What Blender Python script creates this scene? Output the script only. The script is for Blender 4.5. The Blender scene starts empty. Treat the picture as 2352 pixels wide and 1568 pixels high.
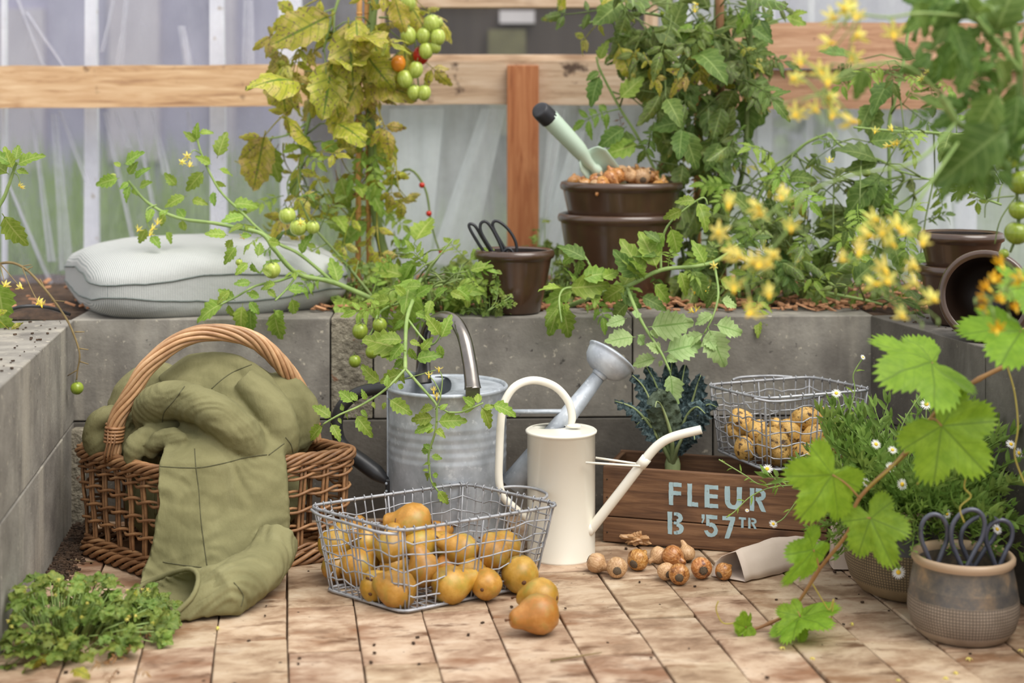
import bpy, bmesh, math, random
from mathutils import Vector, Matrix, noise
from mathutils.bvhtree import BVHTree
V = Vector
R = random.Random(11)
pi, sin, cos = math.pi, math.sin, math.cos
SC = bpy.context.scene
COL = SC.collection

# ------------------------------------------------------------------ camera, sky, light, exposure
F, ZC, HX, HY = 3500.0, .781, 1176.0, 275.0          # focal length in pixels, eye height, horizon column and row
cd = bpy.data.cameras.new('camera'); cam = bpy.data.objects.new('camera', cd); COL.objects.link(cam)
cam.location = (0, 0, ZC); cam.rotation_euler = (pi/2, 0, 0)
cd.sensor_width = 36; cd.lens = 36*F/2352; cd.shift_y = -(784-HY)/2352
cd.clip_start = .05; cd.clip_end = 100
cd.dof.use_dof = True; cd.dof.focus_distance = 2.66; cd.dof.aperture_fstop = 2.6
SC.camera = cam
w = bpy.data.worlds.new('sky'); SC.world = w; w.use_nodes = True
w.node_tree.nodes['Background'].inputs[0].default_value = (.97, .98, 1, 1)
w.node_tree.nodes['Background'].inputs[1].default_value = .84
sd = bpy.data.lights.new('sun', 'SUN'); sun = bpy.data.objects.new('sun', sd); COL.objects.link(sun)
sd.energy = 2.3; sd.angle = math.radians(45); sd.color = (1, .96, .89)
sun.rotation_euler = V((-.45, .5, -1.0)).to_track_quat('-Z', 'Y').to_euler()
SC.view_settings.view_transform = 'Standard'; SC.view_settings.look = 'None'
SC.view_settings.gamma = 1; SC.view_settings.use_curve_mapping = False
SC.view_settings.exposure = .53
SC.cycles.max_bounces = 8; SC.cycles.transparent_max_bounces = 12; SC.cycles.diffuse_bounces = 3
SC.cycles.glossy_bounces = 3; SC.cycles.caustics_reflective = False; SC.cycles.caustics_refractive = False

# ------------------------------------------------------------------ helpers
def at(px, py, Y): return V(((px-HX)*Y/F, Y, ZC-(py-HY)*Y/F))
def onz(px, py, z):
    Y = F*(ZC-z)/(py-HY); return V(((px-HX)*Y/F, Y, z))
def lin(c):
    c /= 255
    return c/12.92 if c <= .04045 else ((c+.055)/1.055)**2.4
def rgb(r, g, b): return (lin(r), lin(g), lin(b), 1)

def cr(pts, n=6, closed=False):
    "Catmull-Rom through points"
    P = [V(p) for p in pts]; out = []; m = len(P)
    if m == 2 and not closed: return [P[0].lerp(P[1], i/n) for i in range(n+1)]
    for i in range(m if closed else m-1):
        if closed: a, b, c, d = P[i-1], P[i], P[(i+1) % m], P[(i+2) % m]
        else: a, b, c, d = P[max(i-1, 0)], P[i], P[i+1], P[min(i+2, m-1)]
        for k in range(n):
            t = k/n
            out.append(.5*((2*b)+(c-a)*t+(2*a-5*b+4*c-d)*t*t+(3*b-a-3*c+d)*t*t*t))
    if not closed: out.append(P[-1])
    return out
def pxp(l, n=5):
    "polyline from (px, py, Y) triples"
    return cr([at(*p) for p in l], n)
def length(p): return sum((p[i+1]-p[i]).length for i in range(len(p)-1))
def sample(pts, s):
    "point and tangent at fraction s of a polyline"
    L = length(pts)*s; 
    for i in range(len(pts)-1):
        d = (pts[i+1]-pts[i]).length
        if L <= d or i == len(pts)-2:
            return pts[i].lerp(pts[i+1], min(1, L/max(d, 1e-9))), (pts[i+1]-pts[i]).normalized()
        L -= d
def resample(pts, n): return [sample(pts, i/(n-1))[0] for i in range(n)]
def roundpoly(cs, cut, n=5):
    out = []; m = len(cs)
    for i in range(m):
        p, a, b = V(cs[i]), V(cs[i-1]), V(cs[(i+1) % m])
        A = p+(a-p).normalized()*cut; B = p+(b-p).normalized()*cut
        for k in range(n+1):
            t = k/n; out.append(A*(1-t)**2+p*2*t*(1-t)+B*t*t)
    return out

class MB:
    def __init__(s): s.v = []; s.f = []; s.uv = []
    def add(s, vs, fs, uvs=None):
        o = len(s.v); s.v += [V(p) for p in vs]; s.f += [tuple(i+o for i in f) for f in fs]
        s.uv += uvs if uvs else [(0, .5)]*len(vs)
        return s
    def grid(s, rows, cu=False, cv=False, uv=None):
        n, m = len(rows), len(rows[0]); vs = [p for r in rows for p in r]; fs = []
        for i in range(n if cv else n-1):
            for j in range(m if cu else m-1):
                a, b = i*m+j, i*m+(j+1) % m; c, d = ((i+1) % n)*m+(j+1) % m, ((i+1) % n)*m+j
                fs.append((a, b, c, d))
        return s.add(vs, fs, uv or [(i/max(n-1, 1), j/max(m-1, 1)) for i in range(n) for j in range(m)])
    def tube(s, pts, r, n=7, closed=False, flat=1.0, up=None, cap=True):
        P = [V(p) for p in pts]; m = len(P); rows = []; N = None
        for i in range(m):
            t = (P[(i+1) % m]-P[i-1]) if closed else (P[min(i+1, m-1)]-P[max(i-1, 0)])
            if t.length < 1e-9: t = V((0, 0, 1))
            t.normalize()
            if up is not None: N = V(up)
            elif N is None: N = V((0, 0, 1)) if abs(t.z) < .9 else V((1, 0, 0))
            N = N-t*N.dot(t)
            if N.length < 1e-6: N = t.orthogonal()
            N.normalize(); B = t.cross(N)
            q = r(i/max(m-1, 1)) if callable(r) else (r[i] if isinstance(r, (list, tuple)) else r)
            rows.append([P[i]+(N*cos(a)*q*flat+B*sin(a)*q) for a in [2*pi*k/n for k in range(n)]])
        o = len(s.v); s.grid(rows, cu=True, cv=closed)
        if cap and not closed:
            s.f.append(tuple(o+k for k in range(n))[::-1]); s.f.append(tuple(o+(m-1)*n+k for k in range(n)))
        return s
    def lathe(s, prof, n=32, c=(0, 0, 0), M=None, wob=None):
        c = V(c); rows = []
        for r, z in prof:
            row = []
            for k in range(n):
                a = 2*pi*k/n; p = V((r*cos(a), r*sin(a), z))
                if wob: p = wob(p)
                row.append((M @ p if M else p)+c)
            rows.append(row)
        return s.grid(rows, cu=True)
    def ball(s, c, r, nu=14, nv=9, M=None, wob=None):
        rr = r if hasattr(r, '__len__') else (r, r, r); rows = []
        for i in range(nv+1):
            th = pi*(i/nv)*.998+.003; row = []
            for k in range(nu):
                a = 2*pi*k/nu; p = V((sin(th)*cos(a), sin(th)*sin(a), cos(th)))
                if wob: p = p*wob(p)
                p = V((p.x*rr[0], p.y*rr[1], p.z*rr[2])); row.append((M @ p if M else p)+V(c))
            rows.append(row)
        return s.grid(rows, cu=True)
    def box(s, c, d, M=None):
        c = V(c); x, y, z = d[0]/2, d[1]/2, d[2]/2
        p = [V(q) for q in ((-x,-y,-z),(x,-y,-z),(x,y,-z),(-x,y,-z),(-x,-y,z),(x,-y,z),(x,y,z),(-x,y,z))]
        return s.add([(M @ q if M else q)+c for q in p], [(3,2,1,0),(4,5,6,7),(0,1,5,4),(1,2,6,5),(2,3,7,6),(3,0,4,7)])
    def prism(s, poly, a, b):
        "flat polygon extruded; poly points mapped by a(x,y) front and b(x,y) back"
        n = len(poly); vs = [a(*p) for p in poly]+[b(*p) for p in poly]
        return s.add(vs, [tuple(range(n)), tuple(range(2*n-1, n-1, -1))]+[(i, i+n, (i+1) % n+n, (i+1) % n) for i in range(n)])
    def mesh(s, name, mats, smooth=True, bevel=0, off=None):
        me = bpy.data.meshes.new(name)
        me.from_pydata([tuple(p-off) if off is not None else tuple(p) for p in s.v], [], s.f)
        ul = me.uv_layers.new(name='UVMap')
        li = [0]*len(me.loops); me.loops.foreach_get('vertex_index', li)
        flat = [x for i in li for x in s.uv[i]]; ul.data.foreach_set('uv', flat)
        for m in (mats if isinstance(mats, (list, tuple)) else [mats]): me.materials.append(m)
        if smooth: me.polygons.foreach_set('use_smooth', [True]*len(me.polygons))
        if bevel:
            b = bmesh.new(); b.from_mesh(me)
            bmesh.ops.bevel(b, geom=b.edges[:], offset=bevel, segments=2, affect='EDGES', profile=.5)
            b.to_mesh(me); b.free()
        b = bmesh.new(); b.from_mesh(me); bmesh.ops.recalc_face_normals(b, faces=b.faces[:]); b.to_mesh(me); b.free()
        me.update()
        return me
    def build(s, name, mats, parent=None, smooth=True, bevel=0, label=None, kind=None):
        o = bpy.data.objects.new(name, s.mesh(name, mats, smooth, bevel, origin(parent)))
        return link(o, parent, label, kind)

def origin(p):
    if p is None: return None
    while p.parent: p = p.parent
    return p.location.copy()
def link(o, parent=None, label=None, kind=None):
    COL.objects.link(o)
    if parent: o.parent = parent
    if label: o['label'] = label
    if kind: o['kind'] = kind
    return o
def tag(o, label, cat, group=None, kind=None):
    o['label'] = label; o['category'] = cat
    if group: o['group'] = group
    if kind: o['kind'] = kind
    return o
def thing(name, label, cat, loc, group=None, kind=None):
    o = bpy.data.objects.new(name, None); COL.objects.link(o); o.location = loc
    o.empty_display_size = .02
    return tag(o, label, cat, group, kind)
def inst(name, me, M, parent=None, label=None):
    "object with shared mesh placed by world matrix M under parent"
    o = bpy.data.objects.new(name, me)
    if parent is not None:
        p = parent; acc = Matrix.Identity(4)
        chain = []
        while p: chain.append(p); p = p.parent
        for q in reversed(chain): acc = acc @ (Matrix.Translation(q.location) if not q.get('_m') else q.matrix_basis)
        o.matrix_basis = acc.inverted() @ M
        o['_m'] = 1
    else: o.matrix_basis = M
    return link(o, parent, label)
def frame(pos, d, up=(0, 0, 1), s=1.0):
    "matrix with local Y along d and local Z near up"
    y = V(d).normalized(); z = V(up)-y*V(up).dot(y)
    if z.length < 1e-5: z = y.orthogonal()
    z.normalize(); x = y.cross(z)
    M = Matrix(((x.x*s, y.x*s, z.x*s, pos[0]), (x.y*s, y.y*s, z.y*s, pos[1]), (x.z*s, y.z*s, z.z*s, pos[2]), (0, 0, 0, 1)))
    return M
def rv(a=1.0): return V((R.uniform(-a, a), R.uniform(-a, a), R.uniform(-a, a)))

# ------------------------------------------------------------------ materials
def nodes(name):
    m = bpy.data.materials.new(name); m.use_nodes = True; nt = m.node_tree
    return m, nt, nt.nodes['Principled BSDF'], nt.nodes.new, nt.links.new
def ramp(new, stops):
    r = new('ShaderNodeValToRGB'); e = r.color_ramp.elements
    while len(e) < len(stops): e.new(.5)
    for el, (p, c) in zip(e, stops): el.position = p; el.color = c
    return r
def mixc(new, lk, fac, a, b, mode='MIX'):
    n = new('ShaderNodeMix'); n.data_type = 'RGBA'; n.blend_type = mode
    for i, x in ((0, fac), (6, a), (7, b)):
        if hasattr(x, 'links'): lk(x, n.inputs[i])
        else: n.inputs[i].default_value = x
    return n.outputs[2]
def mth(new, lk, op, a, b=None, c=None):
    n = new('ShaderNodeMath'); n.operation = op
    for i, x in enumerate((a, b, c)):
        if x is None: continue
        if hasattr(x, 'links'): lk(x, n.inputs[i])
        else: n.inputs[i].default_value = x
    return n.outputs[0]
def noi(new, lk, co, scale, detail=5, rough=.6, stretch=None, dist=0):
    if stretch:
        mp = new('ShaderNodeMapping'); mp.inputs['Scale'].default_value = stretch; lk(co, mp.inputs[0]); co = mp.outputs[0]
    n = new('ShaderNodeTexNoise'); n.inputs['Scale'].default_value = scale; n.inputs['Detail'].default_value = detail
    n.inputs['Roughness'].default_value = rough; n.inputs['Distortion'].default_value = dist
    lk(co, n.inputs['Vector']); return n.outputs['Fac']
def rndv(new, lk, col, amt, hue=0):
    oi = new('ShaderNodeObjectInfo'); h = new('ShaderNodeHueSaturation')
    lk(mth(new, lk, 'MULTIPLY_ADD', oi.outputs['Random'], 2*amt, 1-amt), h.inputs['Value'])
    if hue:
        wn = mth(new, lk, 'FRACT', mth(new, lk, 'MULTIPLY', oi.outputs['Random'], 37.7))
        lk(mth(new, lk, 'MULTIPLY_ADD', wn, 2*hue, .5-hue), h.inputs['Hue'])
    lk(col, h.inputs['Color']); return h.outputs[0]
def bump(new, lk, bs, h, s, d=.002):
    b = new('ShaderNodeBump'); b.inputs['Strength'].default_value = s; b.inputs['Distance'].default_value = d
    lk(h, b.inputs['Height']); lk(b.outputs[0], bs.inputs['Normal'])

def mat(name, stops, scale=20, detail=6, stretch=None, rough=.6, metal=0, bmp=0, bscale=None, bd=.002, rnd=0, hue=0,
        spots=None, coat=0, trans=0, dist=0, spec=None, seed=False):
    """noise-ramp material. stops: [(pos, rgb)...]; spots: (scale, lo, hi, rgb) extra speckle layer"""
    m, nt, bs, new, lk = nodes(name)
    tc = new('ShaderNodeTexCoord'); co = tc.outputs['Object']
    if seed:
        oi = new('ShaderNodeObjectInfo'); vm = new('ShaderNodeVectorMath'); vm.operation = 'MULTIPLY_ADD'
        vm.inputs[1].default_value = (1, 1, 1); lk(co, vm.inputs[0]); cb = new('ShaderNodeCombineXYZ')
        q = mth(new, lk, 'MULTIPLY', oi.outputs['Random'], 9)
        for i in range(3): lk(q, cb.inputs[i])
        lk(cb.outputs[0], vm.inputs[2]); co = vm.outputs[0]
    if len(stops) == 1: stops = [(0, stops[0][1]), (1, stops[0][1])]
    f = noi(new, lk, co, scale, detail, .62, stretch, dist)
    rp = ramp(new, stops); lk(f, rp.inputs[0]); c = rp.outputs[0]
    for sp in ([spots] if spots and not isinstance(spots, list) else (spots or [])):
        g = noi(new, lk, co, sp[0], 4, .6, sp[4] if len(sp) > 4 else None)
        r2 = ramp(new, [(sp[1], (0, 0, 0, 1)), (sp[2], (1, 1, 1, 1))]); lk(g, r2.inputs[0])
        c = mixc(new, lk, r2.outputs[0], c, sp[3])
    if rnd or hue: c = rndv(new, lk, c, rnd, hue)
    lk(c, bs.inputs['Base Color'])
    bs.inputs['Roughness'].default_value = rough; bs.inputs['Metallic'].default_value = metal
    if spec is not None: bs.inputs['Specular IOR Level'].default_value = spec
    if coat: bs.inputs['Coat Weight'].default_value = coat; bs.inputs['Coat Roughness'].default_value = .12
    if bmp: bump(new, lk, bs, noi(new, lk, co, bscale or scale*3, 5, .6, stretch), bmp, bd)
    if trans:
        t = new('ShaderNodeBsdfTranslucent'); lk(c, t.inputs[0]); mx = new('ShaderNodeMixShader'); mx.inputs[0].default_value = trans
        lk(bs.outputs[0], mx.inputs[1]); lk(t.outputs[0], mx.inputs[2]); lk(mx.outputs[0], nt.nodes['Material Output'].inputs[0])
    return m

def leafmat(name, base, vein, rnd=.18, hue=.012, mott=None, spots=None, nv=7, slant=1.3, trans=.38, rough=.5, polar=False):
    "leaf with midrib and side veins from its own UV (u along, v across)"
    m, nt, bs, new, lk = nodes(name)
    uv = new('ShaderNodeUVMap'); sp = new('ShaderNodeSeparateXYZ'); lk(uv.outputs[0], sp.inputs[0])
    u = sp.outputs[0]; av = mth(new, lk, 'ABSOLUTE', mth(new, lk, 'MULTIPLY_ADD', sp.outputs[1], 2, -1))
    tc = new('ShaderNodeTexCoord'); co = tc.outputs['Object']
    if polar:      # u = radius 0..1, v = angle fraction: main veins at five rays
        s = mth(new, lk, 'PINGPONG', mth(new, lk, 'MULTIPLY', sp.outputs[1], 7), .5)
        d = mth(new, lk, 'MULTIPLY', mth(new, lk, 'SUBTRACT', .5, s), u)
        vm_ = mth(new, lk, 'LESS_THAN', d, .02)
        s2 = mth(new, lk, 'PINGPONG', mth(new, lk, 'SUBTRACT', mth(new, lk, 'MULTIPLY', u, 6), mth(new, lk, 'MULTIPLY', d, 8)), .5)
        v2 = mth(new, lk, 'LESS_THAN', s2, .05)
    else:
        s = mth(new, lk, 'PINGPONG', mth(new, lk, 'SUBTRACT', mth(new, lk, 'MULTIPLY', u, nv), mth(new, lk, 'MULTIPLY', av, slant)), .5)
        v2 = mth(new, lk, 'LESS_THAN', s, .075); vm_ = mth(new, lk, 'LESS_THAN', av, .07)
    ve = mth(new, lk, 'MAXIMUM', mth(new, lk, 'MULTIPLY', v2, .55), vm_)
    f = noi(new, lk, co, 6, 5)
    rp = ramp(new, [(.3, base[0]), (.7, base[1])]); lk(f, rp.inputs[0]); c = rp.outputs[0]
    if mott:
        g = noi(new, lk, co, mott[0], 3); r2 = ramp(new, [(mott[1], (0, 0, 0, 1)), (mott[2], (1, 1, 1, 1))]); lk(g, r2.inputs[0])
        c = mixc(new, lk, r2.outputs[0], c, mott[3])
    c = mixc(new, lk, ve, c, vein)
    if spots:
        g = noi(new, lk, co, spots[0], 2); r2 = ramp(new, [(spots[1], (0, 0, 0, 1)), (spots[2], (1, 1, 1, 1))]); lk(g, r2.inputs[0])
        c = mixc(new, lk, r2.outputs[0], c, spots[3])
    c = rndv(new, lk, c, rnd, hue)
    lk(c, bs.inputs['Base Color']); bs.inputs['Roughness'].default_value = rough
    bs.inputs['Specular IOR Level'].default_value = .35
    bump(new, lk, bs, mth(new, lk, 'MULTIPLY', ve, -1), .5, .001)
    t = new('ShaderNodeBsdfTranslucent'); lk(c, t.inputs[0]); mx = new('ShaderNodeMixShader'); mx.inputs[0].default_value = trans
    lk(bs.outputs[0], mx.inputs[1]); lk(t.outputs[0], mx.inputs[2]); lk(mx.outputs[0], nt.nodes['Material Output'].inputs[0])
    return m

def filmmat(name, milk_lo, milk_hi, tint):
    "thin greenhouse polythene: clear and milky in streaks"
    m, nt, bs, new, lk = nodes(name)
    tc = new('ShaderNodeTexCoord')
    f = noi(new, lk, tc.outputs['Object'], 3.2, 5, .55, (4.5, 4.5, .5), .6)
    g = noi(new, lk, tc.outputs['Object'], 40, 4, .6)
    k = mth(new, lk, 'MULTIPLY_ADD', g, .18, mth(new, lk, 'MULTIPLY_ADD', f, (milk_hi-milk_lo)*2.2, milk_lo-(milk_hi-milk_lo)*.6))
    k.node.use_clamp = True
    tr = new('ShaderNodeBsdfTransparent'); bs.inputs['Base Color'].default_value = tint
    bs.inputs['Roughness'].default_value = .25; tl = new('ShaderNodeBsdfTranslucent'); tl.inputs[0].default_value = tint
    m1 = new('ShaderNodeMixShader'); m1.inputs[0].default_value = .55; lk(bs.outputs[0], m1.inputs[1]); lk(tl.outputs[0], m1.inputs[2])
    m2 = new('ShaderNodeMixShader'); lk(k, m2.inputs[0]); lk(tr.outputs[0], m2.inputs[1]); lk(m1.outputs[0], m2.inputs[2])
    lk(m2.outputs[0], nt.nodes['Material Output'].inputs[0])
    return m

def woodmat(name, stops, rough=.7, knots=None, rnd=.1, grain=(1, 12, 12), sc=6, bmp=.25):
    "wood, grain along local X"
    return mat(name, stops, scale=sc, detail=8, stretch=grain, rough=rough, bmp=bmp, bscale=sc*3, rnd=rnd, dist=.8, spots=knots, seed=True)
# ------------------------------------------------------------------ shared materials
M_concrete = mat('grey_concrete', [(.28, rgb(102,97,91)), (.5, rgb(132,127,119)), (.74, rgb(160,155,145))], scale=11, detail=12, rough=.9, bmp=.35, bscale=130, bd=.003, rnd=.07,
                 spots=[(75, .64, .70, rgb(182,174,158)), (50, .66, .72, rgb(74,70,66)), (5, .54, .72, rgb(168,161,148), (2, 2, .3)), (2.5, .56, .7, rgb(110,104,97))], seed=True)
M_concrete_dark = mat('darker_concrete', [(.28, rgb(76,71,66)), (.5, rgb(98,93,86)), (.76, rgb(122,116,108))], scale=10, detail=12, rough=.9, bmp=.35, bscale=130, bd=.003, rnd=.06,
                      spots=[(75, .66, .72, rgb(154,147,134)), (5, .58, .72, rgb(124,119,112), (2, 2, .4))], seed=True)  # darker grey concrete for the right wall, lower middle course and mortar
M_rough_concrete = mat('broken_concrete', [(.3, rgb(104,97,84)), (.5, rgb(146,138,121)), (.75, rgb(182,174,154))], scale=60, detail=8, rough=.95, bmp=1.0, bscale=90, bd=.012,
                       spots=(30, .62, .66, rgb(150,112,88)))
M_brick = mat('weathered_brick', [(.28, rgb(112,84,62)), (.42, rgb(154,126,101)), (.54, rgb(184,159,133)), (.76, rgb(206,187,164))], scale=14, detail=12, stretch=(.8, 1.25, 1), rough=.85, bmp=.5, bscale=38, bd=.004, rnd=.07, dist=.35,
              spots=[(9, .52, .68, rgb(134,98,70), (.8, 1.5, 1)), (20, .57, .70, rgb(104,74,50), (.6, 1.6, 1)), (110, .67, .73, rgb(92,70,52))], seed=True, hue=.006)
M_sand = mat('joint_sand', [(.3, rgb(62,46,34)), (.7, rgb(112,88,66))], scale=60, rough=.95, bmp=.5)
M_soil = mat('garden_soil', [(.3, rgb(44,33,25)), (.7, rgb(92,70,52))], scale=40, rough=1, bmp=1, bscale=70, bd=.01)
M_chip = mat('bark_chip', [(.3, rgb(140,92,62)), (.7, rgb(200,150,112))], scale=14, rough=.85, rnd=.25, spots=(6, .5, .7, rgb(110,66,40)))
M_board = woodmat('pale_board', [(.25, rgb(146,106,76)), (.45, rgb(196,158,118)), (.7, rgb(222,192,154))], knots=[(2.2, .54, .68, rgb(140,94,62)), (12, .64, .72, rgb(90,60,40))])
M_board_old = woodmat('weathered_board', [(.25, rgb(138,110,86)), (.45, rgb(186,158,130)), (.7, rgb(212,190,166))], knots=[(3, .52, .66, rgb(128,98,74)), (16, .6, .68, rgb(82,62,48))])
M_board_red = woodmat('reddish_board', [(.25, rgb(144,98,70)), (.5, rgb(188,144,112)), (.75, rgb(210,172,142))], knots=[(4, .62, .72, rgb(120,70,46)), (20, .7, .75, rgb(86,50,34))])
M_post = woodmat('orange_post', [(.25, rgb(112,60,32)), (.45, rgb(164,98,56)), (.75, rgb(196,134,88))], knots=[(2.5, .54, .64, rgb(108,52,26))])

# ------------------------------------------------------------------ floor of bricks
BA = math.atan2(.152, 1)                   # bricks run away to the left
def wall_x(side, Y):
    return -.851+(2.965-Y)*.142 if side < 0 else .7116+(3.03-Y)*.222
floor = MB().box((0, 2.4, -.035), (2.6, 1.7, .05)).build('floor', M_sand, smooth=False, kind='structure')
MB().box((0, -2.6, -.09), (18, 12.6, .05)).build('ground_inside', M_sand, smooth=False, kind='structure')
def brick_mesh(k):
    rr = random.Random(k); b = MB().box((0, 0, -.012), (.1035, .2025, .03))
    b.v = [p+V((rr.uniform(-.0013, .0013), rr.uniform(-.0018, .0018), rr.uniform(-.0012, .0012))) for p in b.v]
    return b.mesh('brick', M_brick, smooth=False, bevel=.0022)
brick_me = [brick_mesh(k) for k in range(9)]
ux, uy = V((cos(BA), sin(BA), 0)), V((-sin(BA), cos(BA), 0))
o0 = V((-.2, 2.447, 0))
for i in range(-13, 15):
    st = R.uniform(0, .2)
    for j in range(-7, 7):
        p = o0+ux*(i*.1062)+uy*(j*.2045+st)
        if p.y < 1.6 or p.y > 3.06 or p.x < wall_x(-1, p.y)-.03 or p.x > wall_x(1, p.y)+.03: continue
        a = BA+R.uniform(-.012, .012)+(pi if R.random() < .5 else 0)
        inst('brick', R.choice(brick_me), Matrix.Translation(p+V((0, 0, R.uniform(-.0022, .0012)-.003))) @ Matrix.Rotation(a, 4, 'Z') @ Matrix.Rotation(R.uniform(-.012, .012), 4, 'X'), floor)

# ------------------------------------------------------------------ raised bed walls of concrete blocks
ZT = .3936
def bwall(name, A, B, splits, thick, rows, mats, nrm):
    "blocks between floor points A, B; splits per course as fractions; nrm points away from the bay"
    root = thing(name, '', 'wall', (A[0], A[1], 0)); del root['label'], root['category']; root['kind'] = 'structure'
    A, B = V(A), V(B); u = (B-A).normalized(); L = (B-A).length; n = V(nrm).normalized()
    for (z0, z1), sp, mt in zip(rows, splits, mats):
        for a, b in zip(sp[:-1], sp[1:]):
            c = A+u*((a+b)/2*L)+n*(thick/2+R.uniform(-.001, .001)); c.z = (z0+z1)/2
            Mx = Matrix((( u.x, n.x, 0, c.x), (u.y, n.y, 0, c.y), (0, 0, 1, c.z), (0, 0, 0, 1)))
            me = MB().box((0, 0, 0), ((b-a)*L-.0028, thick, z1-z0-.0028)).mesh('block', mt, smooth=False, bevel=.0022)
            inst('block', me, Mx, root)
    return root
rows = [(.1938, ZT), (-.012, .1938)]
wl = bwall('wall_left', (-.851, 2.965, 0), (-.66, 1.62, 0), [[0, .29, .73, 1], [0, .11, .55, 1]], .15, rows, [M_concrete, M_concrete], (-1, -.142, 0))
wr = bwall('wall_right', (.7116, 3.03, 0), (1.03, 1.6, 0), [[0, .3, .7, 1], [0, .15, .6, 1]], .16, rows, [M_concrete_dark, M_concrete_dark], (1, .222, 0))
wm = bwall('wall_middle', (-.86, 2.965, 0), (.72, 3.03, 0), [[0, .319, .372, .695, 1], [0, .46, .796, 1]], .14, rows, [M_concrete, M_concrete_dark], (-.04, 1, 0))
MB().box((-.07, 3.085, .18), (1.5, .05, .38), Matrix.Rotation(.041, 3, 'Z')).build('mortar', M_concrete_dark, wm, smooth=False)
MB().box((-.94, 2.3, .18), (.03, 1.1, .38), Matrix.Rotation(.141, 3, 'Z')).build('mortar', M_concrete_dark, wl, smooth=False)
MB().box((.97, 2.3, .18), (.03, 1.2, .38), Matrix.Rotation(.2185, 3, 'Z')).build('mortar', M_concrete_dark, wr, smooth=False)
# the narrow rough block and cut corner piece
for o in list(wm.children)[1:2]: o.data.materials[0] = M_rough_concrete
me = MB().box((0, 0, 0), (.024, .03, .19)).mesh('block', M_rough_concrete, False, .003)
inst('block', me, Matrix.Translation((-.838, 2.945, .09)), wm)

# soil and bark behind the walls
g = MB(); N = 60
rws = []
for i in range(24):
    y = 3.06+i*.034
    rws.append([V((-2.6+k*.09, y, ZT-.012+.018*noise.noise(V((k*.35, i*.4, 0))))) for k in range(N)])
g.grid(rws)
rws = [[V((wall_x(-1, y)-.14-k*.05, y, ZT-.03+.015*noise.noise(V((k*.5, y*6, 3))))) for k in range(16)] for y in [1.5+.08*i for i in range(22)]]
g.grid(rws)
rws = [[V((wall_x(1, y)+.15+k*.05, y, ZT-.02+.015*noise.noise(V((k*.5, y*6, 5))))) for k in range(16)] for y in [1.5+.08*i for i in range(22)]]
g.grid(rws)
o = g.build('soil', M_soil); tag(o, 'dark soil filling the raised bed behind the concrete blocks', 'soil', kind='stuff')
ch = MB()
for i in range(2600):
    r_ = R.random()
    if r_ < .8: p = V((R.uniform(-.62, 1.5) if R.random() < .93 else R.uniform(-1.4, -.6), R.choice([R.uniform(3.09, 3.25), R.uniform(3.07, 3.7)]), ZT))
    elif r_ < .93:
        y = R.uniform(2.0, 3.1); p = V((wall_x(1, y)+R.uniform(.15, .6), y, ZT-.01))
    else:
        y = R.uniform(2.0, 3.1); p = V((wall_x(-1, y)-R.uniform(.15, .6), y, ZT-.01))
    a = R.uniform(0, pi); L, W, T = R.uniform(.008, .028), R.uniform(.004, .01), R.uniform(.002, .005)
    Mx = Matrix.Rotation(a, 3, 'Z') @ Matrix.Rotation(R.uniform(-.5, .5), 3, 'X') @ Matrix.Rotation(R.uniform(-.4, .4), 3, 'Y')
    ch.box(p+V((0, 0, R.uniform(0, .014))), (L, W, T), Mx)
o = ch.build('bark_mulch', M_chip, smooth=False); tag(o, 'orange brown bark chips scattered over the raised bed soil', 'mulch', kind='stuff')
cb = MB()
for i in range(240):
    s = R.random(); 
    if s < .5:
        p = V((R.uniform(-.75, .8), R.uniform(2.1, 2.9), .0))
        if p.x < wall_x(-1, p.y)+.02: continue
    elif s < .75: y = R.uniform(2.3, 2.95); p = V((wall_x(-1, y)-R.uniform(.01, .14), y, ZT))
    else: y = R.uniform(2.4, 3.0); p = V((wall_x(1, y)+R.uniform(.01, .14), y, ZT))
    q = R.uniform(.001, .0028)
    cb.box(p+V((0, 0, q*.4)), (q*2.2, q*1.4, q), Matrix.Rotation(R.uniform(0, 3), 3, 'Z'))
o = cb.build('soil_crumbs', M_soil, smooth=False); tag(o, 'small dark crumbs of soil on the bricks and wall tops', 'soil', kind='stuff')
cn = MB()
for i in range(900):
    t = R.random(); y = 2.55+t*.4; p = V((wall_x(-1, y)+.004+abs(R.gauss(0, .02)), y, .001))
    cn.box(p+V((0, 0, R.uniform(0, .006))), [R.uniform(.002, .007) for _ in range(3)], Matrix.Rotation(R.uniform(0, 3), 3, 'Z'))
o = cn.build('corner_soil', M_soil, smooth=False); tag(o, 'loose dark soil gathered along the foot of the grey side wall by the wicker basket', 'soil', kind='stuff')

# ------------------------------------------------------------------ greenhouse wall: boards, post, film
def zat(py, Y): return ZC-(py-HY)*Y/F
def xat(px, Y): return (px-HX)*Y/F
def board(name, x0, x1, py0, py1, Y, mt, thick=.035, tilt=0, kind='structure', seed=0):
    z0, z1 = zat(py1, Y), zat(py0, Y); L = abs(x1-x0); h = z1-z0
    n = max(6, int(L/.06)); b = MB(); rr = random.Random(seed); rowsb = []
    for i in range(n+1):
        x = -L/2+L*i/n; e = .0025
        w0, w1 = [noise.noise(V((x*7, seed*3.1, q)))*e for q in (0, 9)]
        rowsb.append([V((x, -thick/2, -h/2+w0)), V((x, -thick/2, h/2+w1)), V((x, thick/2, h/2+w1)), V((x, thick/2, -h/2+w0))])
    b.grid(rowsb, cu=True); b.f += [(0, 1, 2, 3), tuple(n*4+k for k in (3, 2, 1, 0))]
    o = inst(name, b.mesh(name, mt, False, 0), Matrix.Translation(((x0+x1)/2, Y+thick/2, (z0+z1)/2)) @ Matrix.Rotation(tilt, 4, 'Y'))
    o['kind'] = kind; return o
YB = 3.68
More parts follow.
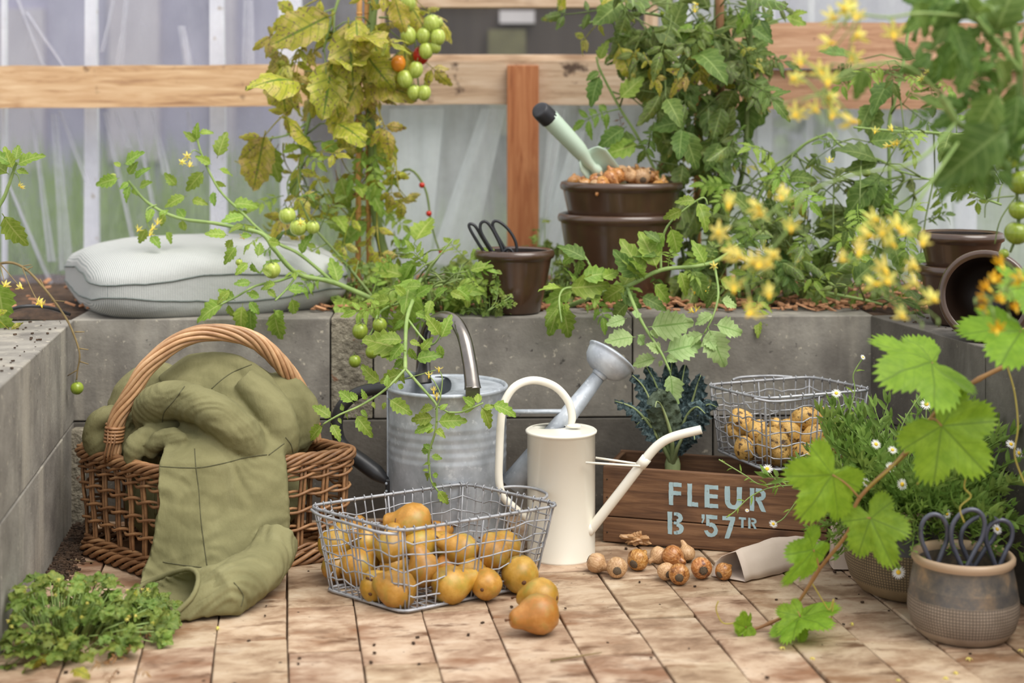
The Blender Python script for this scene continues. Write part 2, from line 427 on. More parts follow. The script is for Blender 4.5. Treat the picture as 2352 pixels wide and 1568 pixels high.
board('trim_1', xat(-900, YB), xat(868, YB), 152, 248, YB, M_board, tilt=-.006, seed=1)
board('trim_2', xat(872, YB), xat(1690, YB), 143, 240, YB, M_board_old, seed=2)
board('trim_3', xat(1692, YB), xat(2600, YB), 160, 250, YB+.006, M_board_red, seed=3)
board('trim_4', xat(1660, YB), xat(2600, YB), 52, 158, YB-.012, M_board_red, seed=4)
pm = MB().box((0, 0, 0), (.62, .03, .076)).mesh('trim_5', M_post, False, .002)
o = inst('trim_5', pm, Matrix.Translation((xat(1201, 3.65), 3.662, zat(150, 3.66)-.31)) @ Matrix.Rotation(pi/2, 4, 'Y')); o['kind'] = 'structure'
# window over the rail
win = thing('window_1', '', 'w', (xat(1165, 3.72), 3.72, zat(143, 3.72))); del win['label'], win['category']; win['kind'] = 'structure'
def wbar(px0, px1, py0, py1):
    Y = 3.74; x0, x1, z0, z1 = xat(px0, Y), xat(px1, Y), zat(py1, Y), zat(py0, Y)
    vert = z1-z0 > x1-x0; L, h = (z1-z0, x1-x0) if vert else (x1-x0, z1-z0)
    me = MB().box((0, 0, 0), (L, .03, h)).mesh('frame_bar', M_board_old, False, .002)
    inst('frame_bar', me, Matrix.Translation(((x0+x1)/2, Y, (z0+z1)/2)) @ (Matrix.Rotation(pi/2, 4, 'Y') if vert else Matrix.Identity(4)), win)
wbar(855, 1510, 126, 144); wbar(855, 1510, -6, 18); wbar(856, 884, 18, 126); wbar(1480, 1510, 18, 126)
gm, nt, bs, new, lk = nodes('window_glass')
tr = new('ShaderNodeBsdfTransparent'); mx = new('ShaderNodeMixShader'); mx.inputs[0].default_value = .05
bs.inputs['Roughness'].default_value = .15; bs.inputs['Base Color'].default_value = rgb(150,150,155)
lk(tr.outputs[0], mx.inputs[1]); lk(bs.outputs[0], mx.inputs[2]); lk(mx.outputs[0], nt.nodes['Material Output'].inputs[0])
MB().box((xat(1182, 3.742), 3.742, zat(72, 3.742)), (xat(1480, 3.742)-xat(884, 3.742), .003, zat(18, 3.742)-zat(126, 3.742))).build('pane', gm, win, smooth=False)

FM1 = filmmat('clear_film', .03, .27, rgb(224,224,238))
FM2 = filmmat('milky_film', .35, .68, rgb(232,236,240))
FM4 = filmmat('creased_film', .2, .5, rgb(232,232,242))
FM3 = filmmat('folded_film', .5, .8, rgb(236,240,242))
def film(px0, px1, py0, py1, Y, mt, parent, seed, creases=()):
    nx, nz = max(8, int((px1-px0)/9)), 34; rws = []
    for j in range(nz+1):
        py = py0+(py1-py0)*j/nz; row = []
        for i in range(nx+1):
            px = px0+(px1-px0)*i/nx
            d = .01*noise.noise(V((px*.012, py*.003, seed)))+.006*noise.noise(V((px*.05+py*.012, py*.004, seed+5)))
            for (ca, cb_, cw) in creases:       # crease from (px,py) to (px,py)
                t = (py-ca[1])/(cb_[1]-ca[1])
                if -.05 < t < 1.05: d -= .012*math.exp(-((px-(ca[0]+(cb_[0]-ca[0])*t))/cw)**2)
            row.append(at(px, py, Y)+V((0, d, 0)))
        rws.append(row)
    return MB().grid(rws).build('film_sheet', mt, parent)
fw = thing('wall_back', '', 'w', (0, 3.76, .4)); del fw['label'], fw['category']; fw['kind'] = 'structure'
film(-1100, 866, -420, 200, 3.752, FM1, fw, 1, [((40, 0), (105, 160), 4), ((60, 25), (150, 160), 5), ((255, 0), (232, 110), 5)])
film(1512, 2900, -420, 200, 3.752, FM2, fw, 2)
film(-1100, 866, 200, 660, 3.756, FM1, fw, 3, [((75, 255), (110, 540), 9), ((120, 270), (140, 480), 14), ((135, 250), (190, 400), 5), ((235, 260), (300, 520), 6), ((310, 255), (350, 460), 6), ((260, 250), (285, 330), 8), ((20, 430), (110, 640), 5), ((280, 400), (310, 530), 5)])
film(860, 2900, 200, 660, 3.756, FM2, fw, 4, [((1330, 250), (1250, 420), 7), ((1390, 250), (1350, 400), 7), ((1480, 250), (1380, 470), 10), ((1560, 250), (1520, 480), 7)])
def strip(poly, Y, seed, mt=None):
    "hanging fold of film: left and right edges as pixel pairs top/bottom"
    (a, b), (c, d) = poly; rws = []
    for j in range(19):
        t = j/18; l = (a[0]+(c[0]-a[0])*t, a[1]+(c[1]-a[1])*t); r = (b[0]+(d[0]-b[0])*t, b[1]+(d[1]-b[1])*t); row = []
        for i in range(13):
            s = i/12; q = .008*sin(s*pi*3+seed+t*2)+.006*noise.noise(V((s*4, t*3, seed)))-.012*sin(pi*s)
            row.append(at(l[0]+(r[0]-l[0])*s, l[1]+(r[1]-l[1])*s, Y)+V((0, q, 0)))
        rws.append(row)
    MB().grid(rws).build('film_fold', mt or FM3, fw)
for k, (a, b, c, d, w_, w2_) in enumerate([(40, 0, 100, 158, 5, 9), (60, 28, 148, 158, 4, 7), (258, 0, 232, 120, 6, 10), (285, 0, 262, 150, 12, 24), (72, 255, 112, 600, 7, 16), (118, 262, 138, 620, 16, 30), (136, 255, 196, 420, 5, 9), (238, 258, 302, 560, 6, 12), (262, 255, 288, 340, 9, 18), (308, 255, 356, 520, 7, 13), (345, 255, 372, 400, 12, 20), (20, 420, 112, 650, 4, 8), (430, 255, 440, 380, 6, 12), (560, 0, 556, 150, 20, 30), (410, 60, 420, 150, 14, 26)]):
    strip((((a, b), (a+w_, b)), ((c, d), (c+w2_, d))), 3.747-.0008*(k % 5), k+10, FM4)
strip((((1105, 250), (1162, 250)), ((985, 600), (1080, 620))), 3.735, 1)
strip((((895, 250), (1020, 250)), ((880, 620), (985, 620))), 3.745, 2)
strip((((1262, 250), (1300, 250)), ((1238, 500), (1262, 500))), 3.735, 3)
strip((((1320, 300), (1345, 300)), ((1238, 560), (1300, 600))), 3.742, 4)
strip((((1575, 270), (1620, 270)), ((1480, 600), (1560, 620))), 3.742, 5)
strip((((1900, 255), (1990, 255)), ((1890, 640), (1980, 640))), 3.742, 6)
strip((((2080, 255), (2160, 255)), ((2100, 640), (2200, 640))), 3.742, 7)
# white battens just outside the film
M_batten = mat('white_paint', [(.3, rgb(214,216,226)), (.7, rgb(238,240,246))], scale=10, rough=.7, spots=(14, .66, .74, rgb(170,150,120)))
for k, (a, b, c, d) in enumerate([(196, 218, 186, 222), (480, 508, 477, 518), (636, 690, 640, 690), (2, 12, -2, 8), (-180, -150, -182, -150), (1560, 1590, 1545, 1580), (1750, 1790, 1735, 1760), (1862, 1875, 1845, 1860), (2200, 2240, 2190, 2240)]):
    Y = 3.80; b2 = MB()
    q0, q1, q2, q3 = at(a, -300, Y), at(b, -300, Y), at(d+4, 650, Y), at(c+6, 650, Y)
    dy = V((0, .02, 0)); b2.add([q0, q1, q2, q3, q0+dy, q1+dy, q2+dy, q3+dy], [(0,1,2,3), (7,6,5,4), (0,4,5,1), (1,5,6,2), (2,6,7,3), (3,7,4,0)])
    o = b2.build('batten', M_batten, fw, smooth=False)

# ------------------------------------------------------------------ outdoors behind the film
M_lawn = mat('lawn', [(.3, rgb(78,98,50)), (.7, rgb(118,138,80))], scale=6, rough=.95)
M_render = mat('lilac_render', [(.3, rgb(126,124,146)), (.7, rgb(158,155,178))], scale=1.2, rough=.9, detail=3)
M_dark = mat('dark_shed', [(.3, rgb(48,41,38)), (.7, rgb(70,62,58))], scale=2, rough=.8, stretch=(6, 1, .5))
M_wash = mat('washed_panel', [(.3, rgb(152,147,162)), (.7, rgb(170,164,176))], scale=3, rough=.8)
M_pale = mat('pale_panel', [(.3, rgb(178,172,176)), (.7, rgb(196,190,194))], scale=3, rough=.8)
M_blade = leafmat('grass_blade', (rgb(92,114,56), rgb(132,152,88)), rgb(126,148,84), rnd=.2)
MB().box((0, 6.4, .27), (14, 5.16, .06)).build('ground_outside', M_lawn, smooth=False, kind='structure')
hs = thing('house', 'lilac grey rendered house beyond the grass, blurred through the plastic film', 'house', (-1.5, 8.6, .3))
MB().box((-.5, 8.7, 1.9), (9.4, .4, 3.2)).build('wall_face', M_render, hs, smooth=False)
for x, z, w_, h_, m in [(-2.75, .95, .3, .9, M_wash), (-2.1, 1.55, .28, 2.0, M_wash), (-3.7, 1.42, .9, .09, M_pale), (-1.6, 1.5, .12, 2.2, M_wash), (-3.9, 1.0, .2, .6, M_dark)]:
    MB().box((x, 8.48, z), (w_, .05, h_)).build('panel', m, hs, smooth=False)
sh = thing('shed', 'dark brown shed seen through the window above the rail', 'shed', (.1, 6.2, .3))
MB().box((.1, 6.25, 1.25), (1.9, .3, 1.9)).build('wall_face', M_dark, sh, smooth=False)
MB().box((.02, 6.08, 1.19), (.14, .04, .05)).build('sign_board', M_pale, sh, smooth=False)
MB().box((-.02, 6.08, .93), (.15, .04, .42)).build('door_panel', mat('olive_panel', [(.3, rgb(84,80,58)), (.7, rgb(100,96,70))], rough=.8), sh, smooth=False)
M_hedge = mat('hedge_leaf', [(.3, rgb(70,92,40)), (.7, rgb(120,142,70))], scale=10, rough=.8)
gb = MB()
for i in range(11000):
    x, y = R.uniform(-2.6, 3.2), R.choice([R.uniform(3.86, 4.5), R.uniform(3.86, 6), R.uniform(6, 8.3)]); h = R.uniform(.03, .16)*(1.3 if x < -.3 else .8)*(1 if y < 4.6 else 2.2); a = R.uniform(0, pi)
    d = V((cos(a), sin(a), 0))*.004; l = V((R.gauss(0, .04), R.gauss(0, .04), 0)); p = V((x, y, .3))
    gb.add([p-d, p+d, p+l*.4+d*.8+V((0, 0, h*.6)), p+l*.4-d*.8+V((0, 0, h*.6)), p+l+V((0, 0, h))], [(0, 1, 2, 3), (3, 2, 4)])
o = gb.build('grass', M_blade); tag(o, 'long green grass growing outside the plastic film', 'grass', kind='stuff')
hb = MB()
for i in range(3000):
    x = R.uniform(.9, 4.5); p = V((x, R.uniform(7.2, 8.0), R.uniform(.3, 1.0+.2*noise.noise(V((x*2, 0, 0)))))); q = R.uniform(.02, .05)
    a, b_ = rv().normalized()*q, rv().normalized()*q
    hb.add([p-a, p-b_, p+a, p+b_], [(0, 1, 2, 3)])
o = hb.build('hedge', M_hedge); tag(o, 'green hedge beyond the film at the far side of the grass', 'hedge', kind='stuff')
# ------------------------------------------------------------------ materials of the objects
M_zinc = mat('galvanised_zinc', [(.25, rgb(150,156,163)), (.5, rgb(176,182,190)), (.75, rgb(204,210,217))], scale=26, detail=3, rough=.5, metal=.3, bmp=.08, bscale=90, stretch=(1, 1, .8),
             spots=(70, .58, .70, rgb(206,211,217)))
M_steel = mat('darkened_steel', [(.3, rgb(96,92,92)), (.55, rgb(140,134,128)), (.8, rgb(170,164,160))], scale=7, rough=.27, metal=.95)
M_blacktube = mat('black_tube', [(.3, rgb(46,46,48)), (.7, rgb(66,66,68))], scale=8, rough=.38, metal=.4)
M_cream = mat('cream_enamel', [(.3, rgb(232,227,212)), (.7, rgb(240,236,224))], scale=3, rough=.28, coat=.3)
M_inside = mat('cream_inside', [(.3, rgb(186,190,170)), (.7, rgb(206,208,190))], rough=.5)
M_wire = mat('galvanised_wire', [(.3, rgb(138,139,143)), (.7, rgb(186,187,191))], scale=30, rough=.55, metal=.5, bmp=.2, bscale=200)
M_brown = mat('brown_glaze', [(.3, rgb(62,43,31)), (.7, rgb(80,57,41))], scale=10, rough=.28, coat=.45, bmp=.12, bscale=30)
M_brown_shaded = mat('shaded_glaze_inside', [(.3, rgb(30,20,14)), (.7, rgb(42,28,20))], scale=10, rough=.35)  # the brown glaze again, darkened to paint in the shade inside the pots
M_wicker = mat('willow_rod', [(.3, rgb(108,74,48)), (.55, rgb(152,112,76)), (.8, rgb(192,154,114))], scale=24, detail=6, rough=.5, rnd=.2, bmp=.3, bscale=120, spots=(12, .6, .72, rgb(100,58,32)), seed=True)
M_wicker_pale = mat('willow_handle_rod', [(.3, rgb(146,106,74)), (.55, rgb(186,146,106)), (.8, rgb(212,178,140))], scale=16, rough=.42, rnd=.14, bmp=.2, bscale=120, seed=True)
M_crate = woodmat('brown_crate_wood', [(.28, rgb(68,45,30)), (.48, rgb(108,76,52)), (.75, rgb(146,109,78))], knots=[(3, .6, .7, rgb(66,44,32)), (40, .72, .76, rgb(52,36,26))], grain=(1, 14, 14), sc=5, bmp=.4)
M_paint = mat('pale_blue_paint', [(.35, rgb(158,186,194)), (.7, rgb(180,206,212))], scale=40, rough=.8, spots=(90, .66, .72, rgb(120,104,86)))
M_paper = mat('kraft_paper', [(.3, rgb(196,178,162)), (.7, rgb(214,198,184))], scale=6, rough=.8, bmp=.2, bscale=25)

# ------------------------------------------------------------------ galvanised watering can
cx, cy = xat(1027, 2.80), 2.80; rc = .1085; hz = .293
can = thing('watering_can', 'large galvanised metal watering can with dark arched handle and round rose', 'watering can', (cx, cy, 0))
pr = [(.0, .003), (rc-.006, .0), (rc, .004), (rc, .03)]
for k in range(5):
    z = .168+k*.0155; pr += [(rc, z-.006), (rc+.0008, z-.002), (rc+.0008, z+.002), (rc, z+.006)]
pr += [(rc, .25), (rc, hz-.006), (rc+.003, hz-.004), (rc+.0035, hz), (rc+.001, hz+.003), (rc-.003, hz), (rc-.003, .25), (rc-.003, .02), (0, .018)]
MB().lathe(pr, 64, (cx, cy, 0)).build('body', M_zinc, can)
MB().tube([(cx+(rc+.001)*cos(3.35), cy+(rc+.001)*sin(3.35), z) for z in (.004, .1, .2, hz-.006)], .0022, 6).build('side_seam', M_zinc, can)
# half cover: everything to the right of a curved line
cv = MB(); rws = []
for i in range(15):
    t = i/14; y = -rc*.97+2*rc*.97*t; xr = math.sqrt(max(0, (rc-.003)**2-y*y)); xl = -.016+.034*sin(pi*t)-.02*t
    xl = max(-xr, min(xl, xr)); lift = .02*max(0, sin(pi*min(1, max(0, (t-.35)/.65))))
    rws.append([V((cx+xl+(xr-xl)*s, cy+y, hz-.003+.006*sin(pi*s)*.4+lift*(1-s)**3*.6)) for s in [k/9 for k in range(10)]])
cv.grid(rws); o = cv.build('top_cover', M_zinc, can)
sm = o.modifiers.new('s', 'SOLIDIFY'); sm.thickness = .0015
rws = []
for i in range(14):
    a = pi*.62+(pi*.5)*i/13; h = .02*sin(pi*i/13)
    rws.append([V((cx+cos(a)*(rc-.002), cy+sin(a)*(rc-.002), hz+h*s)) for s in (0, .5, 1)])
o = MB().grid(rws).build('splash_guard', M_zinc, can); sm = o.modifiers.new('s', 'SOLIDIFY'); sm.thickness = .0015
# arched handle from back to front
hp = [at(974, 880, 2.875), at(972, 840, 2.875), at(976, 775, 2.86), at(990, 740, 2.835), at(1018, 727, 2.80), at(1045, 738, 2.765), at(1066, 775, 2.735), at(1078, 830, 2.712), at(1084, 875, 2.698), at(1086, 893, 2.694)]
MB().tube(cr(hp, 6), lambda t: .0125+.003*(abs(t-.5)*2)**4, 12, flat=.8, up=(0, -.6, 1)).build('arch_handle', M_steel, can)
fx = at(1086, 905, 2.686)
MB().box(fx, (.028, .004, .03), Matrix.Rotation(.5, 3, 'Z')).build('handle_bracket', M_steel, can, smooth=False, bevel=.0015)
MB().ball(fx+V((-.006, -.004, -.008)), .0035, 10, 6).build('rivet', M_zinc, can)
# rear handle
hp = [at(893, 893, 2.80), at(858, 893, 2.80), at(812, 908, 2.80), at(779, 945, 2.80), at(774, 990, 2.80), at(792, 1030, 2.80), at(838, 1066, 2.79), at(870, 1090, 2.78), at(890, 1106, 2.775)]
MB().tube(cr(hp, 6), lambda t: .0115 if t < .55 else .0115+.004*sin(pi*(t-.55)/.45)-.006*max(0, (t-.85)/.15), 10).build('side_handle', M_blacktube, can)
q = at(891, 1112, 2.775)
MB().box(q+V((.002, -.004, -.004)), (.012, .012, .03)).build('side_bracket', M_blacktube, can, smooth=False, bevel=.002)
for dz in (.004, -.01): MB().ball(q+V((-.002, -.011, dz)), .0028, 8, 5).build('rivet', M_zinc, can)
# spout, collar, rose and brace
s0, s1 = at(1175, 1120, 2.76), at(1376, 862, 2.79)
MB().tube([s0, s0.lerp(s1, .5), s1], [.026, .0185, .0128], 20).build('spout', M_zinc, can)
ax = (s1-s0).normalized()
MB().tube([s1-ax*.002, s1+ax*.008], .0145, 20).build('collar', M_zinc, can)
ax = V((.56, .27, .78)).normalized(); Mr = frame((0, 0, 0), ax).to_3x3() @ Matrix.Rotation(-pi/2, 3, 'X')
MB().lathe([(.012, 0), (.024, .002), (.035, .008), (.0425, .018), (.0455, .030), (.0462, .036), (.0485, .0375), (.0485, .0405), (.045, .042), (.03, .046), (.0, .048)], 36, s1+ax*.004, Mr).build('rose', M_zinc, can)
b0, b1 = at(1155, 945, 2.77), at(1322, 944, 2.783)
MB().tube([b0, b1], .0085, 8, flat=.5).build('brace', M_zinc, can)

# ------------------------------------------------------------------ cream watering can
cx, cy, rc, hz = xat(1289, 2.728), 2.728, .0608, .2245
wc = thing('watering_can', 'slim cream enamel watering can with a bent spout and looped tube handle', 'watering can', (cx, cy, 0))
MB().lathe([(0, .002), (rc-.002, 0), (rc+.001, .001), (rc, .004), (rc, hz-.004), (rc+.003, hz-.002), (rc+.0035, hz+.001), (rc+.001, hz+.003), (rc-.003, hz), (rc-.003, .01), (0, .008)], 56, (cx, cy, 0)).build('body', M_cream, wc)
rws = []     # lid: annulus with an opening at the back left
for i in range(49):
    a = 2*pi*i/48; da = math.atan2(sin(a-2.55), cos(a-2.55)); inn = .012+.036*math.exp(-(da/.95)**2*1.2) if abs(da) < 1.6 else .012
    dx, dy = (.0, .0)
    row = []
    for k in range(6):
        r_ = rc+.001-(rc-.001)*0; s = k/5
        op = V((cx-.021+.030*cos(a), cy+.024+.021*sin(a), 0)); ed = V((cx+rc*cos(a), cy+rc*sin(a), 0))
        p = ed.lerp(op, s); p.z = hz+.001+.0015*sin(pi*s*.5); row.append(p)
    rws.append(row)
MB().grid(rws).build('lid', M_cream, wc)
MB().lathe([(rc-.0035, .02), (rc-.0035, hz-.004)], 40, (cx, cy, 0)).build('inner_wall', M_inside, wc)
hp = [at(1310, 978, 2.735), at(1314, 955, 2.735), at(1303, 918, 2.735), at(1272, 886, 2.73), at(1226, 873, 2.72), at(1185, 886, 2.705), at(1160, 920, 2.70), at(1151, 962, 2.697), at(1147, 1040, 2.695), at(1146, 1100, 2.695), at(1155, 1138, 2.695), at(1180, 1165, 2.70), at(1212, 1190, 2.715)]
MB().tube(cr(hp, 6), lambda t: .0072 if t > .06 else .0045+.045*t, 12).build('handle', M_cream, wc)
MB().ball(at(1318, 978, 2.73), (.014, .008, .004), 12, 6).build('handle_foot', M_cream, wc)
sp = [at(1358, 1214, 2.70), at(1420, 1135, 2.69), at(1478, 1060, 2.68), at(1512, 1022, 2.675), at(1548, 1002, 2.67), at(1611, 986, 2.665)]
spc = cr(sp, 6)
MB().tube(spc, lambda t: .0092-.0015*t, 14, cap=False).build('spout', M_cream, wc)
MB().ball(sp[0]+V((-.004, 0, 0)), (.011, .011, .013), 12, 8).build('spout_joint', M_cream, wc)
e = sp[-1]; dr = (spc[-1]-spc[-2]).normalized()
MB().tube([e-dr*.012, e-dr*.004], .0066, 12).build('spout_hole', M_blacktube, wc)
for a, b in (((1345, 1062, 2.669), (1470, 1070, 2.672)), ((1368, 1051, 2.70), (1472, 1066, 2.69))):
    MB().tube([at(*a), at(*b)], .0021, 7).build('brace_wire', M_cream, wc)
MB().tube([sp[2]+V((-.006, 0, -.008)), sp[2]+V((.006, 0, .007))], .0098, 12).build('brace_collar', M_cream, wc)

# ------------------------------------------------------------------ wire baskets
def wire_basket(label, base, rim, nlev, pitch, handles, loc):
    "base and rim: four corners each, in order"
    root = thing('wire_basket', label, 'basket', loc)
    rp, bp = roundpoly(rim, .03, 4), roundpoly(base, .022, 4)
    # parameterise both loops by corner-relative fraction
    def loop(cs, cut):
        P = []; 
        for i in range(4):
            a, b = V(cs[i]), V(cs[(i+1) % 4]); L = (b-a).length
            P.append((a, b, L))
        return P
    R4, B4 = loop(rim, 0), loop(base, 0)
    def pt(i, t, h, soft=True):
        a = B4[i][0].lerp(B4[i][1], t); b = R4[i][0].lerp(R4[i][1], t); p = a.lerp(b, h)
        # round the corners by pulling in towards the middle
        c = (B4[0][0]+B4[2][0]).lerp(R4[0][0]+R4[2][0], h)/2; e = min(t, 1-t)*R4[i][2]
        if e < .028: p = p.lerp(c, .075*(1-e/.028)**2)
        return p
    MB().tube(rp, .0027, 8, closed=True).build('rim', M_wire, root)
    MB().tube([p+V((0, 0, .001)) for p in bp], .0026, 8, closed=True).build('base_ring', M_wire, root)
    for lv in range(1, nlev):
        h = lv/nlev; P = []
        for i in range(4):
            for k in range(14):
                t = k/14; p = pt(i, t, h); ph = i*3+lv*1.7
                n = V((R4[i][1]-R4[i][0])).cross(V((0, 0, 1))).normalized()
                P.append(p+V((0, 0, .003*sin(t*14+ph)+.002*sin(t*31+ph)))+n*.0012*(1 if k % 2 else -1))
        MB().tube(P, .00135, 5, closed=True).build('wire', M_wire, root)
    for i in range(4):
        n = max(3, round(R4[i][2]/pitch))
        for k in range(n):
            t = (k+.5)/n; j = R.uniform(-.012, .012); P = []
            for q in range(9):
                h = q/8; P.append(pt(i, t+j*sin(h*5), h*1.0)+rv(.0009))
            top = P[-1]; nn = (R4[i][1]-R4[i][0]).cross(V((0, 0, 1))).normalized()
            P += [top+nn*.0035+V((0, 0, .002)), top+V((0, 0, .0045)), top-nn*.0035+V((0, 0, .001)), top-nn*.001-V((0, 0, .005))]
            MB().tube(P, .0013, 5).build('wire', M_wire, root)
        for t in ((.0, .5) if R4[i][2] > .2 else (.0,)):
            MB().tube([pt(i, t, h) for h in (0, .33, .66, .98)], .0032, 7, flat=.5).build('upright', M_wire, root)
    nb = round(R4[0][2]/pitch)
    for (i, j) in ((0, 2), (1, 3)):
        n = max(4, round(R4[i][2]/(pitch*1.25)))
        for k in range(n):
            t = (k+.5)/n; a = B4[i][0].lerp(B4[i][1], t); b = B4[j][1].lerp(B4[j][0], t)
            MB().tube([a, a.lerp(b, .35)+rv(.001), a.lerp(b, .7)+rv(.001), b], .0013, 5).build('base_wire', M_wire, root)
    for hd in handles: MB().tube(cr(hd, 6), .0026, 7).build('handle', M_wire, root)
    return root, pt
base = [(-.172, 2.402, .004), (.050, 2.552, .004), (-.089, 2.674, .004), (-.311, 2.524, .004)]
rim = [(-.176, 2.385, .137), (.0844, 2.547, .137), (-.083, 2.70, .137), (-.343, 2.541, .137)]
hl = [at(915, 1226, 2.40), at(870, 1222, 2.40), at(800, 1202, 2.45), at(735, 1183, 2.50), at(715, 1170, 2.53)]
hr = [at(1140, 1121, 2.69), at(1180, 1117, 2.70), at(1225, 1121, 2.69), at(1255, 1133, 2.66), at(1250, 1144, 2.63), at(1228, 1146, 2.61)]
bk1, _ = wire_basket('grey wire basket of russet pears standing on the brick floor', base, rim, 6, .0195, [hl, hr], (-.13, 2.54, 0))
base = [(.459, 2.756, .146), (.646, 2.803, .146), (.572, 2.936, .158), (.382, 2.882, .158)]
rim = [(.452, 2.742, .279), (.664, 2.795, .286), (.580, 2.955, .283), (.364, 2.886, .279)]
hl = [at(1732, 915, 2.745), at(1775, 922, 2.74), at(1830, 918, 2.76), at(1880, 911, 2.775), at(1925, 906, 2.785)]
hr = [at(1683, 872, 2.92), at(1705, 866, 2.94), at(1770, 863, 2.955), at(1820, 866, 2.95)]
bk2, _ = wire_basket('grey wire basket of earthy potatoes propped on the edge of the brown crate', base, rim, 6, .0225, [hl, hr], (.51, 2.84, .146))

# ------------------------------------------------------------------ crate
U, NB = V((.956, -.292, 0)), V((.292, .956, 0)); f0 = V((.168, 2.815, 0)); CL, CDp, CHt = .407, .152, .141
crate = thing('crate', 'low brown wooden crate stencilled FLEUR in pale blue on its front', 'crate', f0+U*CL/2+NB*CDp/2)
def plank(a, along, across, L, W, T, z0, name='plank'):
    "box of length L along, thickness T along 'across', height W from z0"
    c = a+along*L/2+across*T/2; c = V((c.x, c.y, z0+W/2)); Mx = Matrix(((along.x, across.x, 0, c.x), (along.y, across.y, 0, c.y), (0, 0, 1, c.z), (0, 0, 0, 1)))
    inst(name, MB().box((0, 0, 0), (L, T, W)).mesh(name, M_crate, False, .0012), Mx, crate)
for d in (0, CDp-.011):
    plank(f0+NB*d, U, NB, CL, .0455, .011, .003); plank(f0+NB*d, U, NB, CL, .0905, .011, .0505)
for d in (0, CL-.012):
    plank(f0+U*d+NB*.0115, NB, U, CDp-.023, .0455, .012, .003); plank(f0+U*d+NB*.0115, NB, U, CDp-.023, .0885, .012, .0505)
for d in (.013, .06, .106): plank(f0+U*.0125+NB*d, U, NB, CL-.025, .006, .042, .005, 'bottom_slat')
M_dot = mat('nail_head', [(.5, rgb(48,40,36))], rough=.6, metal=.5)
for z in (.02, .07, .085, .118): MB().ball(f0+U*.008-NB*.0002+V((0, 0, z)), .0014, 8, 4).build('nail', M_dot, crate)
def arc(cx, cy, rx, ry, th, a0, a1, n=10):
    o = [(cx+rx*cos(a0+(a1-a0)*k/n), cy+ry*sin(a0+(a1-a0)*k/n)) for k in range(n+1)]
    i = [(cx+(rx-th)*cos(a0+(a1-a0)*k/n), cy+(ry-th*.62)*sin(a0+(a1-a0)*k/n)) for k in range(n+1)]
    return o+i[::-1]
def rect(x0, y0, x1, y1): return [(x0, y0), (x1, y0), (x1, y1), (x0, y1)]
GL = {'F': [rect(0, 0, .34, 1), rect(.34, .82, 1, 1), rect(.34, .45, .97, .62)],
      'L': [rect(0, 0, .42, 1), rect(.42, 0, 1, .19)],
      'E': [rect(0, 0, .36, 1), rect(.36, .82, 1, 1), rect(.36, .43, .97, .6), rect(.36, 0, 1, .18)],
      'U': [rect(0, .36, .3, 1), rect(.7, .36, 1, 1), arc(.5, .36, .5, .36, .3, pi, 2*pi)],
      'R': [rect(0, 0, .27, 1), rect(.36, .84, .6, 1), arc(.58, .73, .42, .27, .28, -pi/2, pi/2), rect(.36, .46, .6, .62), [(.42, .46), (.72, .46), (1.0, 0), (.72, 0)]],
      'B': [rect(0, 0, .27, 1), rect(.38, .86, .6, 1), arc(.55, .76, .38, .24, .26, -pi/2, pi/2), arc(.55, .27, .45, .27, .27, -pi/2, pi/2), rect(.38, 0, .6, .14), rect(.38, .45, .6, .58)],
      '5': [rect(.14, .82, .95, 1), rect(.14, .5, .38, .82), arc(.48, .33, .5, .33, .28, -pi*.95, pi*.62)],
      '7': [rect(0, .82, .97, 1), [(.62, .82), (.97, .82), (.52, 0), (.17, 0)]],
      'T': [rect(0, .8, 1, 1), rect(.33, 0, .67, .8)],
      "'": [rect(.1, .55, .9, 1), [(.45, .55), (.9, .55), (.35, 0), (.05, .1)]]}
def fx_(z): return .1236+(z-845)/800*.176
for ch_, za, zb, h0, h1 in [('F', 845, 950, .0795, .1205), ('L', 1000, 1090, .0795, .1205), ('E', 1143, 1255, .0795, .1205), ('U', 1310, 1450, .0795, .1205), ('R', 1515, 1645, .0795, .1205),
                            ('B', 835, 970, .0262, .0665), ("'", 1115, 1147, .050, .0665), ('5', 1140, 1255, .0262, .0665), ('7', 1290, 1397, .0262, .0665), ('T', 1425, 1483, .0475, .0665), ('R', 1502, 1570, .0475, .0665)]:
    lb = MB(); x0, x1 = fx_(za), fx_(zb)
    def fr(x, y, d): return f0+U*(x0+(x1-x0)*x)+NB*d+V((0, 0, h0+(h1-h0)*y))
    for poly in GL[ch_]:
        # rough stencil edge
        pp = []
        for i, a in enumerate(poly):
            b = poly[(i+1) % len(poly)]; n = max(1, int(math.hypot((b[0]-a[0]), (b[1]-a[1]))/.14))
            for k in range(n): pp.append((a[0]+(b[0]-a[0])*k/n+R.uniform(-.018, .018), a[1]+(b[1]-a[1])*k/n+R.uniform(-.012, .012)))
        lb.prism(pp, lambda x, y: fr(x, y, -.0006), lambda x, y: fr(x, y, .0004))
    lb.build('letter', M_paint, crate, smooth=False)

